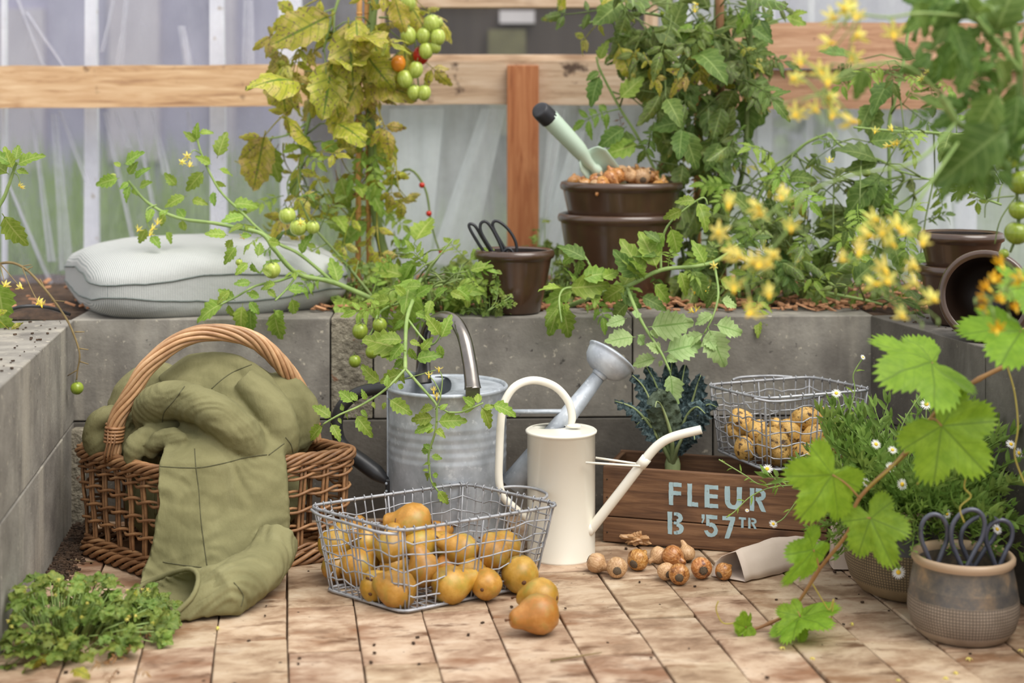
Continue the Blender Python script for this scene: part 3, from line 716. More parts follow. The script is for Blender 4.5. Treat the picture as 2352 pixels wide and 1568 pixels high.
# ------------------------------------------------------------------ wicker basket
rimc = [(-.800, 2.765, .188), (-.590, 2.566, .188), (-.268, 2.724, .188), (-.462, 2.886, .188)]
cen = sum((V(p) for p in rimc), V())/4
basec = [cen+(V(p)-cen)*.95 for p in rimc]
basec = [V((p.x, p.y, .012)) for p in basec]
NR = 160
rimP = roundpoly(rimc, .05, 6); rimP = resample(rimP+[rimP[0]], NR+1)[:-1]
basP = roundpoly(basec, .05, 6); basP = resample(basP+[basP[0]], NR+1)[:-1]
def wk(s, h):
    s = (s % 1)*NR; i = int(s); f = s-i
    a = basP[i % NR].lerp(basP[(i+1) % NR], f); b = rimP[i % NR].lerp(rimP[(i+1) % NR], f); p = a.lerp(b, h)
    n = (p-V((cen.x, cen.y, p.z))).normalized(); t = (rimP[(i+1) % NR]-rimP[i % NR]); nn = t.cross(V((0, 0, 1))).normalized()
    return p, (nn if nn.dot(n) > 0 else -nn)
wb = thing('wicker_basket', 'brown open-weave wicker basket with arched handle, a green blanket in it', 'basket', V((cen.x, cen.y, 0)))
NS = 28
for k in range(NS):
    for d in (-.0035, .0035):
        P = []
        for q in range(6):
            h = -.02+1.0*q/5; p, n = wk(k/NS+d/1.15, h); P.append(p+n*(.0015*sin(q*2+k)))
        MB().tube(P, .0031, 6).build('stake', M_wicker, wb)
for h in (.30, .475, .65, .81):
    for c in range(2):
        for lv in (0,):
            P = []
            for q in range(NS*5):
                s = q/(NS*5); p, n = wk(s, h+.012*noise.noise(V((s*30, h*9, lv))))
                a = pi*(s*NS)+c*pi+lv*pi/2; P.append(p+n*.0062*cos(a)+V((0, 0, .0042*sin(a))))
            MB().tube(P, .0027, 6, closed=True).build('weaver', M_wicker, wb)
def rope(hs, r, rs, strands, turns, name, out=0):
    for k in range(strands):
        P = []
        for q in range(240):
            s = q/240; p, n = wk(s, hs); a = 2*pi*(s*turns+k/strands); P.append(p+n*(out+r*cos(a))+V((0, 0, r*1.2*sin(a)+.0012*noise.noise(V((s*40, k, 0))))))
        MB().tube(P, rs, 6, closed=True).build(name, M_wicker, wb)
rope(.985, .0072, .0038, 6, 9, 'rim_rod', .001); rope(.90, .005, .0031, 3, 12, 'rim_rod', .001)
rope(.09, .005, .0033, 4, 11, 'base_rod', .001); rope(.0, .0085, .0042, 5, 9, 'base_rod', .004)
fl = [[cen.lerp(V((wk(s, 0)[0].x, wk(s, 0)[0].y, 0)), t)*1 for s in [k/40 for k in range(40)]] for t in (0.01, .5, 1)]
for r_ in fl:
    for p in r_: p.z = .012
MB().grid(fl, cu=True).build('bottom', M_wicker, wb)
# arched handle
ha = at(262, 1046, 2.672); hb_ = at(724, 1014, 2.797)
hpts = [ha, at(262, 1000, 2.672), at(272, 955, 2.672), at(301, 904, 2.674), at(338, 843, 2.68), at(400, 789, 2.692), at(450, 768, 2.70), at(491, 763, 2.71), at(545, 768, 2.722), at(594, 787, 2.735), at(644, 833, 2.752), at(685, 891, 2.772), at(708, 955, 2.788), hb_]
hc = resample(cr(hpts, 10), 110); pn = (hb_-ha).cross(V((0, 0, 1))).normalized()
core = MB().tube(hc, .0105, 10).build('handle', M_wicker_pale, wb)
for k in range(9):
    P = []
    for i, p in enumerate(hc):
        t = (hc[min(i+1, 109)]-hc[max(i-1, 0)]).normalized(); n2 = pn.cross(t); s = i/109
        a = 2*pi*(k/9)+s*11.5+.5*sin(s*9); rr_ = .0118*(1-.25*max(0, abs(s-.5)*2-.8)/.2)
        P.append(p+n2*cos(a)*rr_+pn*sin(a)*rr_)
    MB().tube(P, .0042, 7).build('handle_rod', M_wicker_pale, core)
for c0, i0 in ((hc[7], 7), (hc[102], 102)):
    t = (hc[i0+1]-hc[i0-1]).normalized(); n2 = pn.cross(t); P = []
    for q in range(100):
        a = q/100*2*pi*5; P.append(c0+t*(q/100-.5)*.03+n2*cos(a)*.0155+pn*sin(a)*.0155)
    MB().tube(P, .0027, 6).build('handle_binding', M_wicker, wb)
for dx in (-.006, 0, .006):
    p0 = hc[4]+V((dx, -.016, .006)); MB().tube([p0+V((0, .004, .02)), p0, p0+V((-.004, -.008, -.022)), p0+V((-.008, .012, -.04))], .0035, 6, flat=.5).build('handle_binding', M_wicker, wb)
# ------------------------------------------------------------------ blanket in the basket
M_blanket = mat('olive_muslin', [(.3, rgb(108,105,73)), (.6, rgb(131,127,91)), (.85, rgb(149,145,109))], scale=10, detail=6, rough=.92, bmp=.5, bscale=160, bd=.0022, stretch=(1, 1, .45), dist=.6, spec=.15)
M_seam = mat('seam_thread', [(.3, rgb(72,70,46)), (.7, rgb(92,90,62))], scale=200, rough=.9)
def pr_(px, Y): return px*Y/F
bb = MB()
def lump(px, py, Y, rx, ry, rd, rot=0, rz=0):
    bb.ball(at(px, py, Y), (pr_(rx, Y), rd, pr_(ry, Y)), 28, 18, Matrix.Rotation(rz, 3, 'Z') @ Matrix.Rotation(rot, 3, 'Y'))
def fold(l, flat=1.0, n=5):
    bb.tube(pxp([p[:3] for p in l], n), [pr_(l[min(i//n, len(l)-1)][3]*(1-(i % n)/n)+l[min(i//n+1, len(l)-1)][3]*(i % n)/n, l[min(i//n, len(l)-1)][2]) for i in range((len(l)-1)*n+1)], 16, flat=flat)
lump(500, 940, 2.755, 160, 126, .085); lump(345, 950, 2.785, 100, 122, .075, .3); lump(248, 1004, 2.735, 56, 62, .05, .2); lump(652, 955, 2.775, 72, 104, .07, -.25); lump(590, 1010, 2.72, 100, 100, .07); lump(420, 985, 2.73, 120, 90, .07)
lump(300, 1010, 2.74, 80, 60, .06); lump(352, 1018, 2.70, 62, 52, .05); lump(385, 985, 2.69, 60, 50, .05)
fold([(375, 880, 2.735, 22), (440, 842, 2.735, 30), (525, 836, 2.735, 26), (600, 880, 2.715, 30), (650, 955, 2.695, 22)])
fold([(345, 990, 2.70, 30), (352, 940, 2.672, 50), (405, 918, 2.643, 56), (480, 942, 2.618, 58), (540, 985, 2.625, 62), (578, 1050, 2.668, 62), (590, 1100, 2.69, 50)], .8)
fold([(560, 870, 2.70, 30), (620, 930, 2.685, 42), (650, 1000, 2.675, 42), (640, 1050, 2.70, 36)])
fold([(660, 880, 2.76, 26), (700, 930, 2.755, 30), (705, 980, 2.75, 30), (680, 1020, 2.745, 26)])
fold([(215, 1010, 2.71, 24), (222, 975, 2.705, 26), (255, 955, 2.70, 26), (300, 975, 2.70, 22)])
fold([(305, 1062, 2.635, 22), (308, 1025, 2.63, 26), (335, 1000, 2.64, 22), (375, 1010, 2.64, 20)])
fold([(345, 1050, 2.63, 14), (362, 1015, 2.62, 24), (400, 1005, 2.61, 26), (430, 1015, 2.60, 18)])
bb.ball(V((cen.x, cen.y+.01, .105)), (.165, .10, .095), 28, 16, Matrix.Rotation(.35, 3, 'Z'))
# hanging panel
rwf = [(925, 470, 590, 2.655, 2.69), (955, 430, 622, 2.64, 2.675), (985, 403, 640, 2.615, 2.66), (1020, 380, 652, 2.585, 2.648), (1062, 364, 656, 2.548, 2.637), (1110, 360, 660, 2.538, 2.628), (1170, 358, 663, 2.528, 2.618), (1230, 354, 662, 2.520, 2.606), (1285, 340, 655, 2.508, 2.592), (1325, 322, 642, 2.49, 2.572), (1350, 320, 600, 2.465, 2.535)]
rF, rK = [], []
for py, a, b, ya, yb in rwf:
    f_, k_ = [], []
    for i in range(25):
        t = i/24; px = a+(b-a)*t; Y = ya+(yb-ya)*t-.010*sin(pi*t)-.005*sin(t*9+py*.011)-.004*sin(t*5-py*.02)
        f_.append(at(px, py, Y)); k_.append(at(px, py, Y)+V((0, .021, 0)))
    rF.append(f_); rK.append(k_)
m_ = len(rF)
loop = [[*rF[i], *rK[i][::-1]] for i in range(m_)]
o_ = len(bb.v); bb.grid(loop, cu=True); bb.f += [tuple(o_+k for k in range(50))[::-1], tuple(o_+(m_-1)*50+k for k in range(50))]
# rolled end on the floor: hollow shell with an open mouth to the left
ring0 = resample(cr([at(*p) for p in [(430, 1306, 2.43), (455, 1322, 2.405), (444, 1366, 2.375), (408, 1404, 2.362), (366, 1434, 2.358), (334, 1398, 2.395), (318, 1352, 2.455), (368, 1326, 2.462)]], 8, True), 33)[:32]
axc = pxp([(500, 1362, 2.415), (545, 1342, 2.44), (590, 1312, 2.49), (622, 1275, 2.54), (640, 1230, 2.575)], 5)
outr, inr = [ring0], []
c_r = sum(ring0, V())/32
ring_in = [p.lerp(c_r, .17)+V((.004, 0, .0)) for p in ring0]; inr = [ring_in]
for i, p in enumerate(axc):
    s = i/(len(axc)-1); t = (axc[min(i+1, len(axc)-1)]-axc[max(i-1, 0)]).normalized()
    N = V((0, 0, 1))-t*t.z; N.normalize(); B = N.cross(t); B = B if B.y < 0 else -B; ro, ri = [], []
    for k in range(32):
        a = 2*pi*k/32; R1 = .044-.012*s
        d = N*cos(a)*R1*(1.0)+B*sin(a)*R1*1.15; q = p+d; q.z = max(q.z, .003); ro.append(q); q2 = p+d*.7; q2.z = max(q2.z, .014); ri.append(q2)
    outr.append(ro); inr.append(ri)
shell = outr+inr[::-1]
o_ = len(bb.v); bb.grid(shell, cu=True); m_ = len(shell)
for k in range(32): bb.f.append((o_+k, o_+(k+1) % 32, o_+(m_-1)*32+(k+1) % 32, o_+(m_-1)*32+k))
me0 = bb.mesh('tmp', M_blanket); tmp = bpy.data.objects.new('tmp', me0); COL.objects.link(tmp)
md = tmp.modifiers.new('r', 'REMESH'); md.mode = 'VOXEL'; md.voxel_size = .0036; md.use_smooth_shade = True
md = tmp.modifiers.new('s', 'SMOOTH'); md.factor = .5; md.iterations = 4
dg = bpy.context.evaluated_depsgraph_get(); me1 = bpy.data.meshes.new_from_object(tmp.evaluated_get(dg)); me1.name = 'blanket'
bpy.data.objects.remove(tmp)
blo = V((cen.x+.02, cen.y-.05, 0))
nrm = [v.normal.copy() for v in me1.vertices]
for v, n in zip(me1.vertices, nrm):
    p = v.co; hang = max(0, min(1, (2.62-p.y)/.05))
    w1 = noise.noise(V((p.x*14+p.z*5, p.y*14, p.z*20)))*.0030
    q = V((p.x*22, p.y*22, p.z*60+p.x*30*noise.noise(p*7))); w2 = noise.noise(q)*(.0016+.0022*hang)+(abs(noise.noise(V((p.x*9+4, p.y*9, p.z*26+p.x*12))))-.25)*.005*hang
    w3 = abs(noise.noise(V((p.x*18+9, p.y*24, p.z*34))))*-.003
    v.co = p+n*(w1+w2+w3)
    if v.co.z < .0015: v.co.z = .0015
bvh = BVHTree.FromPolygons([v.co.copy() for v in me1.vertices], [tuple(p.vertices) for p in me1.polygons])
for v in me1.vertices: v.co -= blo
me1.polygons.foreach_set('use_smooth', [True]*len(me1.polygons)); me1.materials.clear(); me1.materials.append(M_blanket)
bl = bpy.data.objects.new('blanket', me1); bl.location = blo; COL.objects.link(bl)
tag(bl, 'quilted olive green blanket heaped in the wicker basket and spilling onto the floor', 'blanket')
def onblanket(px, py):
    d = at(px, py, 1)-V((0, 0, ZC)); h = bvh.ray_cast(V((0, 0, ZC)), d.normalized()); return (h[0], h[1]) if h[0] else None
def seam(l, r, name='seam', mt=M_seam, off=.0):
    c = [p for p in cr([V((a, b, 0)) for a, b in l], 12)]; P = []; last = None
    for q in c:
        h = onblanket(q.x, q.y)
        if h and (last is None or (h[0]-last).length < .05): P.append(h[0]+h[1]*off); last = h[0]
    if len(P) > 3: MB().tube(P, r, 6).build(name, mt, bl)
for l in [[(424, 887), (403, 916), (378, 945), (373, 969)], [(578, 837), (538, 853), (509, 872), (478, 900)], [(368, 1071), (449, 1074), (512, 1064), (571, 1049), (613, 1044)],
          [(447, 1030), (450, 1074), (456, 1121), (462, 1200), (476, 1303)], [(617, 1045), (653, 1018)], [(656, 1004), (668, 1020), (673, 1039)], [(374, 1290), (425, 1298), (483, 1303), (544, 1295), (643, 1278)],
          [(371, 1040), (368, 1174), (378, 1296)], [(537, 1337), (558, 1365), (554, 1392)], [(320, 890), (333, 905), (332, 930)]]:
    seam(l, .0010)
MB().tube([V(p) for p in ring0], .0042, 7, closed=True).build('hem', M_blanket, bl)
seam([(366, 1045), (362, 1110), (360, 1180), (360, 1240), (368, 1300)], .0042, 'hem', M_blanket, .001)

# ------------------------------------------------------------------ striped cushion on the bed wall
m, nt, bs, new, lk = nodes('striped_ticking')
uvn = new('ShaderNodeUVMap'); sp = new('ShaderNodeSeparateXYZ'); lk(uvn.outputs[0], sp.inputs[0])
st = mth(new, lk, 'PINGPONG', mth(new, lk, 'MULTIPLY', sp.outputs[0], 140), .5)
st = mth(new, lk, 'GREATER_THAN', st, .27)
tc = new('ShaderNodeTexCoord'); g = noi(new, lk, tc.outputs['Object'], 90, 4)
c = mixc(new, lk, st, rgb(188,188,185), rgb(144,149,147)); c = mixc(new, lk, mth(new, lk, 'MULTIPLY', g, .25), c, rgb(186,190,186))
lk(c, bs.inputs['Base Color']); bs.inputs['Roughness'].default_value = .9; bump(new, lk, bs, noi(new, lk, tc.outputs['Object'], 55, 5), .35, .004)
M_tick = m
ca = math.radians(24); c0 = V((-.662, 3.262, .447)); e1, e2 = V((cos(ca), sin(ca), 0)), V((-sin(ca), cos(ca), 0)); hs_ = .26
def cush(u, v):
    "u around (0..1), v from bottom (-1) to top (1)"
    a = 2*pi*u; ca_, sa_ = cos(a), sin(a); q = (abs(ca_)**5+abs(sa_)**5)**(-1/5)
    q *= 1+.05*abs(sin(2*a))**6
    g_ = max(0, abs(v)-.22)/.78; r = (1-g_**2.2)**.6 if g_ < 1 else 0
    zz = (.024*v/.22 if abs(v) < .22 else math.copysign(.024+.056*(1-(1-g_)**2.2), v))
    edge = .72+.28*(1-g_); x, y = ca_*q*r*hs_, sa_*q*r*hs_
    cor = abs(sin(2*a))**3
    zz *= 1-.55*cor*(1-g_)**1.5
    zz += .004*noise.noise(V((x*9, y*9, v)))+.003*noise.noise(V((x*26, y*26, v*2)))*(1 if v < .5 else .4)
    if v < -.5: zz = max(zz, -.058)
    p = c0+e1*x+e2*y+V((0, 0, zz)); return p, x, y
rws, uvs = [], []
NV, NU = 44, 120
for j in range(NV+1):
    v = -1+2*j/NV; v = math.copysign(abs(v)**.8, v); row = []
    for i in range(NU):
        p, x, y = cush(i/NU, v); row.append(p); uvs.append(((y if (abs(x) > abs(y)*1.02 and abs(v) < .3) else x)/.464+.5, 0))
    rws.append(row)
mbc = MB(); mbc.grid(rws, cu=True, uv=uvs); cu_ = mbc.build('cushion', M_tick)
me = cu_.data; me.transform(Matrix.Translation(-c0)); cu_.location = c0
tag(cu_, 'pale grey striped box cushion lying on the corner of the raised bed', 'cushion')
M_pipe = mat('cushion_seam', [(.3, rgb(92,100,96)), (.7, rgb(116,122,118))], scale=100, rough=.9)
for v in (-.235, .235): MB().tube([cush(i/NU, v)[0]+(cush(i/NU, v)[0]-c0).normalized()*.0012 for i in range(NU)], .0016, 6, closed=True).build('piping', M_pipe, cu_)

# ------------------------------------------------------------------ brown glazed pots
def potprof(rt, rb, h, t=.006):
    return [(0, .001), (rb-.004, 0), (rb, .004), (rb+(rt-rb)*.45, h*.45), (rt-.006, h-.022), (rt-.005, h-.019), (rt, h-.016), (rt+.0015, h-.009), (rt-.001, h-.002), (rt-.006, h), (rt-.012, h-.004), (rt-.013, h-.018), (rb+(rt-rb)*.45-t, h*.45), (rb-t, .012), (0, .010)]
def pot(name, label, c, rt, rb, h, M=None, group=None):
    o = thing(name, label, 'pot', c); pf = potprof(rt, rb, h); MB().lathe(pf[:11], 56, c, M).build('pot_body', M_brown, o); MB().lathe(pf[10:], 48, c, M).build('pot_inside', M_brown_shaded, o); return o
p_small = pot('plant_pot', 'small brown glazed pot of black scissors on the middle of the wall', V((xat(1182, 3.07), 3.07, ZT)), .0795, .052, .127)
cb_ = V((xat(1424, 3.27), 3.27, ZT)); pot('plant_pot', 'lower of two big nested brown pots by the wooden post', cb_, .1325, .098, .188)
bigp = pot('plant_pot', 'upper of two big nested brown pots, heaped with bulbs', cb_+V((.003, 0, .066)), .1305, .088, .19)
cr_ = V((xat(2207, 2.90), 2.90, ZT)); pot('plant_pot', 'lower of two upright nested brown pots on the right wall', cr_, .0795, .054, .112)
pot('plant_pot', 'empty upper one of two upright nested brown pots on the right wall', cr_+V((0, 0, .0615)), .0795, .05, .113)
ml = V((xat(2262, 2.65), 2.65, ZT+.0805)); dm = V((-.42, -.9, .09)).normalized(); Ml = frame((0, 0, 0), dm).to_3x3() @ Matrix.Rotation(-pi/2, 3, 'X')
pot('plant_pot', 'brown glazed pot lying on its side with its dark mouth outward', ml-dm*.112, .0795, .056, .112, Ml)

# stoneware pots
def stonemat(name, h, z0, z1, zr, top, low, nseg):
    m, nt, bs, new, lk = nodes(name); tc = new('ShaderNodeTexCoord'); co = tc.outputs['Object']; sp = new('ShaderNodeSeparateXYZ'); lk(co, sp.inputs[0])
    z = sp.outputs[2]; a = mth(new, lk, 'ARCTAN2', sp.outputs[0], sp.outputs[1])
    ga = mth(new, lk, 'PINGPONG', mth(new, lk, 'MULTIPLY', a, nseg/(2*pi)), .5); gz = mth(new, lk, 'PINGPONG', mth(new, lk, 'MULTIPLY', z, 215), .5)
    gr = mth(new, lk, 'MAXIMUM', mth(new, lk, 'LESS_THAN', ga, .19), mth(new, lk, 'LESS_THAN', gz, .19))
    inlow = mth(new, lk, 'MULTIPLY', mth(new, lk, 'GREATER_THAN', z, z0), mth(new, lk, 'LESS_THAN', z, z1)); gr = mth(new, lk, 'MULTIPLY', gr, inlow)
    n1 = noi(new, lk, co, 22, 8, .7); r1 = ramp(new, [(.36, top[0]), (.52, top[1]), (.66, top[2])]); lk(n1, r1.inputs[0])
    n2 = noi(new, lk, co, 30, 6); r2 = ramp(new, [(.35, low[0]), (.65, low[1])]); lk(n2, r2.inputs[0])
    lowc = mixc(new, lk, mth(new, lk, 'MULTIPLY', gr, .8), r2.outputs[0], low[2])
    band = mth(new, lk, 'LESS_THAN', mth(new, lk, 'ABSOLUTE', mth(new, lk, 'SUBTRACT', z, z1+.009)), .008)
    topc = mixc(new, lk, mth(new, lk, 'MULTIPLY', band, .4), r1.outputs[0], rgb(62,60,62))
    c = mixc(new, lk, mth(new, lk, 'GREATER_THAN', z, z1), lowc, topc)
    c = mixc(new, lk, mth(new, lk, 'GREATER_THAN', z, zr), c, rgb(178,152,126))
    lk(c, bs.inputs['Base Color']); up = mth(new, lk, 'GREATER_THAN', z, z1)
    lk(mth(new, lk, 'MULTIPLY_ADD', up, -.4, .75), bs.inputs['Roughness'])
    bump(new, lk, bs, mth(new, lk, 'MULTIPLY', gr, -1), .6, .0015); return m
M_st1 = stonemat('patchy_stoneware', .12, .016, .062, .111, (rgb(72,72,73), rgb(106,97,87), rgb(150,126,99)), (rgb(140,124,108), rgb(160,144,127), rgb(80,71,64)), 108)
M_st2 = stonemat('dark_stoneware', .15, .024, .082, .137, (rgb(56,54,52), rgb(70,66,60), rgb(96,84,66)), (rgb(132,114,86), rgb(150,130,100), rgb(70,62,52)), 138)
fp = V((xat(2212, 2.312), 2.312, 0)); sp1 = thing('stoneware_pot', 'squat pot with a tan rim and patchy glaze holding scissors, by the right wall', 'pot', fp)
MB().lathe([(0, .001), (.056, 0), (.066, .004), (.0765, .018), (.0825, .04), (.0815, .062), (.0808, .064), (.077, .088), (.0735, .105), (.0735, .111), (.0765, .115), (.0768, .121), (.0735, .125), (.069, .123), (.068, .112), (.073, .085), (.076, .04), (.06, .012), (0, .01)], 64, fp).build('pot_body', M_st1, sp1)
bp_ = V((xat(2092, 2.535), 2.535, 0)); sp2 = thing('stoneware_pot', 'dark stoneware pot planted with daisies behind the grapevine leaves', 'pot', bp_)
MB().lathe([(0, .001), (.074, 0), (.085, .005), (.1, .024), (.108, .05), (.1085, .082), (.1075, .0845), (.104, .115), (.1, .131), (.1, .138), (.103, .142), (.1032, .148), (.0995, .152), (.094, .149), (.094, .136), (.098, .11), (.1, .1)], 64, bp_).build('pot_body', M_st2, sp2)
MB().lathe([(0, .132), (.096, .128)], 40, bp_).build('potting_soil', M_soil, sp2)

# ------------------------------------------------------------------ scissors standing in pots
M_iron = mat('blued_iron', [(.3, rgb(76,78,92)), (.7, rgb(102,104,118))], scale=20, rough=.42, metal=.3)
M_iron_b = mat('black_iron', [(.3, rgb(34,35,38)), (.7, rgb(52,53,57))], scale=20, rough=.4, metal=.3)
def scissors(label, piv, loops, tip, mt, r):
    "loops: list of (px, py, Y) closed outlines starting and ending at the pivot side"
    o = thing('scissors', label, 'scissors', piv)
    for l in loops: MB().tube(cr([at(*p) for p in l], 6), r, 8).build('handle', mt, o)
    for k, d in enumerate((-.006, .006)):
        a = V(piv); b = V(tip)+V((d, 0, 0)); b2 = MB().tube([a+V((-d*.6, .002*k, .004)), a.lerp(b, .5), b], [.005, .0045, .001], 6, flat=.3).build('blade', mt, o)
    MB().ball(V(piv)-V((0, .003, 0)), .0035, 8, 5).build('pivot_screw', mt, o)
Y = 2.30
def loopy(x0, x1, yt, yb, Y, lean=0, Y2=None):
    Y2 = Y2 or Y; cx, w_, ym, o = (x0+x1)/2, (x1-x0)/2, yt+(yb-yt)*.42, []
    for k in range(17):
        a = -pi*.76+pi*1.52*k/16; q = cos(a); y = ym-(ym-yt)*q if q > 0 else ym-(yb-ym)*q
        o.append((cx+w_*sin(a)*1.04+lean*(.5+.5*q), y, Y))
    return [(cx-2, yb+34, Y2)]+o+[(cx+2, yb+34, Y2)]
scissors('blue black scissors at the left of the squat pot by the right wall', at(2186, 1340, 2.30), [loopy(2116, 2175, 1181, 1275, Y, 0), loopy(2178, 2250, 1170, 1275, Y-.01, 18)], at(2200, 1410, 2.31), M_iron, .0037)
scissors('blue black scissors at the right of the squat pot by the right wall', at(2256, 1340, 2.325), [loopy(2196, 2272, 1184, 1270, Y+.035, 30), loopy(2262, 2320, 1194, 1272, Y+.01, 8)], at(2240, 1410, 2.32), M_iron, .0037)
Y = 3.05
scissors('black scissors leaning left in the small brown pot on the wall', at(1130, 600, 3.05), [[(1128, 590, Y), (1112, 578, Y), (1092, 548, Y), (1078, 522, Y), (1080, 514, Y), (1092, 520, Y), (1110, 550, Y), (1130, 582, Y)], [(1140, 590, Y-.01), (1128, 572, Y-.01), (1106, 535, Y-.01), (1104, 514, Y-.01), (1116, 509, Y-.01), (1130, 525, Y-.01), (1148, 560, Y-.01), (1158, 588, Y-.01)]], at(1160, 680, 3.06), M_iron_b, .0031)
scissors('black scissors with an upright loop in the small brown pot on the wall', at(1160, 604, 3.055), [[(1172, 600, Y), (1160, 572, Y), (1136, 530, Y), (1132, 512, Y), (1144, 508, Y), (1166, 525, Y), (1183, 552, Y), (1187, 578, Y), (1182, 600, Y)], [(1150, 590, Y-.02), (1160, 574, Y-.02), (1172, 572, Y-.02), (1184, 590, Y-.02)]], at(1185, 680, 3.07), M_iron_b, .0031)

# ------------------------------------------------------------------ trowel
M_mint = mat('mint_enamel', [(.3, rgb(184,204,184)), (.7, rgb(198,216,198))], scale=6, rough=.35)
M_cap = mat('black_rubber', [(.3, rgb(34,34,38)), (.7, rgb(48,48,52))], rough=.45)
t0, t1, t2 = at(1238, 250, 3.16), at(1344, 345, 3.22), at(1400, 395, 3.25)
tw = thing('trowel', 'mint green hand trowel with a black cap stuck in the pot of bulbs', 'trowel', t2)
hpth = cr([at(1260, 270, 3.17), at(1300, 312, 3.19), at(1330, 345, 3.21), at(1350, 372, 3.225), at(1376, 396, 3.24)], 5)
MB().tube(hpth, lambda t: .0205-.006*t if t < .5 else .0175-.011*(t-.5)*2+.004*(t > .85), 14).build('handle', M_mint, tw)
MB().tube(cr([at(1236, 249, 3.155), at(1239, 252, 3.158), at(1248, 260, 3.163), at(1262, 273, 3.171)], 4), [.005, .011, .0155, .0175, .0188, .0196, .0202, .0205, .0207, .0208, .0208, .0208, .0208], 14).build('end_cap', M_cap, tw)
bw = MB(); d_ = (at(1440, 470, 3.30)-at(1350, 352, 3.215)); side = V((.75, .1, .62)).normalized(); rws = []
for i in range(10):
    t = i/9; c_ = at(1345, 348, 3.222)+d_*t; wd = .036*(1-max(0, t-.5)*1.2)*(.75 if i == 0 else 1); nn = d_.normalized().cross(side)
    rws.append([c_+side*wd*s+nn*(.016*s*s) for s in [k/5-1 for k in range(11)]])
bw.grid(rws); o = bw.build('blade', M_mint, tw); sm = o.modifiers.new('s', 'SOLIDIFY'); sm.thickness = .0022

# ------------------------------------------------------------------ pears, potatoes, bulbs
M_pear = mat('russet_pear', [(.25, rgb(140,116,44)), (.45, rgb(172,122,44)), (.7, rgb(198,152,76))], scale=1.3, detail=6, rough=.4, rnd=.1, hue=.015, seed=True, spots=[(14, .60, .70, rgb(162,118,54)), (.8, .52, .72, rgb(152,136,58))])
M_stalk = mat('brown_stalk', [(.5, rgb(96,62,36))], rough=.8)
M_potato = mat('earthy_potato', [(.3, rgb(184,140,70)), (.6, rgb(212,172,98)), (.8, rgb(224,188,118))], scale=1.6, detail=6, rough=.65, rnd=.08, seed=True, spots=[(2.3, .54, .62, rgb(70,46,26)), (11, .57, .66, rgb(112,76,40))], bmp=.15)
M_bulb = mat('papery_bulb_skin', [(.28, rgb(132,78,36)), (.5, rgb(184,124,66)), (.72, rgb(222,180,128))], scale=2.4, detail=7, stretch=(2.6, 2.6, .35), rough=.28, rnd=.14, hue=.01, seed=True, spots=(1.4, .54, .66, rgb(112,60,28)))
M_bulb2 = mat('pale_bulb_skin', [(.25, rgb(146,104,68)), (.5, rgb(190,150,108)), (.75, rgb(222,192,154))], scale=2.6, detail=7, stretch=(2.6, 2.6, .4), rough=.45, rnd=.15, seed=True)
M_plate = mat('root_plate', [(.3, rgb(84,70,56)), (.7, rgb(142,122,98))], scale=14, rough=.95, bmp=1)
def pear_me(k):
    rr = random.Random(k); L = rr.uniform(1.3, 1.48)
    pr = [(.03, -.98), (.16, -.985), (.34, -.96), (.62, -.82), (.86, -.5), (.97, -.1), (.93, .25), (.76, .6), (.56, .9), (.45, L-.22), (.34, L-.07), (.18, L), (.02, L+.005)]
    s = V((k*3.1, 0, 0))
    b = MB().lathe(pr, 22, wob=lambda p: p*(1+.06*noise.noise(p*1.1+s))+V((.09*(p.z > 0)*p.z*p.z*rr.choice([1]), 0, 0)))
    return b.mesh('pear', M_pear)
pear_mes = [pear_me(k) for k in range(4)]
stalk_me = MB().tube([V((.14, 0, 1.33)), V((.17, .02, 1.5)), V((.24, .05, 1.68))], [.06, .045, .07], 6).mesh('stalk', M_stalk)
calyx_me = MB().ball((0, 0, -.97), (.13, .13, .05), 8, 4).mesh('calyx', M_stalk)
def fruit(kind, label, c, d, s, me, extra=(), cat=None, roll=None):
    M = frame(c, d, (0, -.3, 1), s) @ Matrix.Rotation(-pi/2, 4, 'X') @ Matrix.Rotation(R.uniform(0, 6.3) if roll is None else roll, 4, 'Z')
    o = bpy.data.objects.new(kind, me); o.matrix_basis = M; COL.objects.link(o); tag(o, label, cat or kind)
    for nm, m2 in extra:
        q = bpy.data.objects.new(nm, m2); q.parent = o; COL.objects.link(q)
    return o
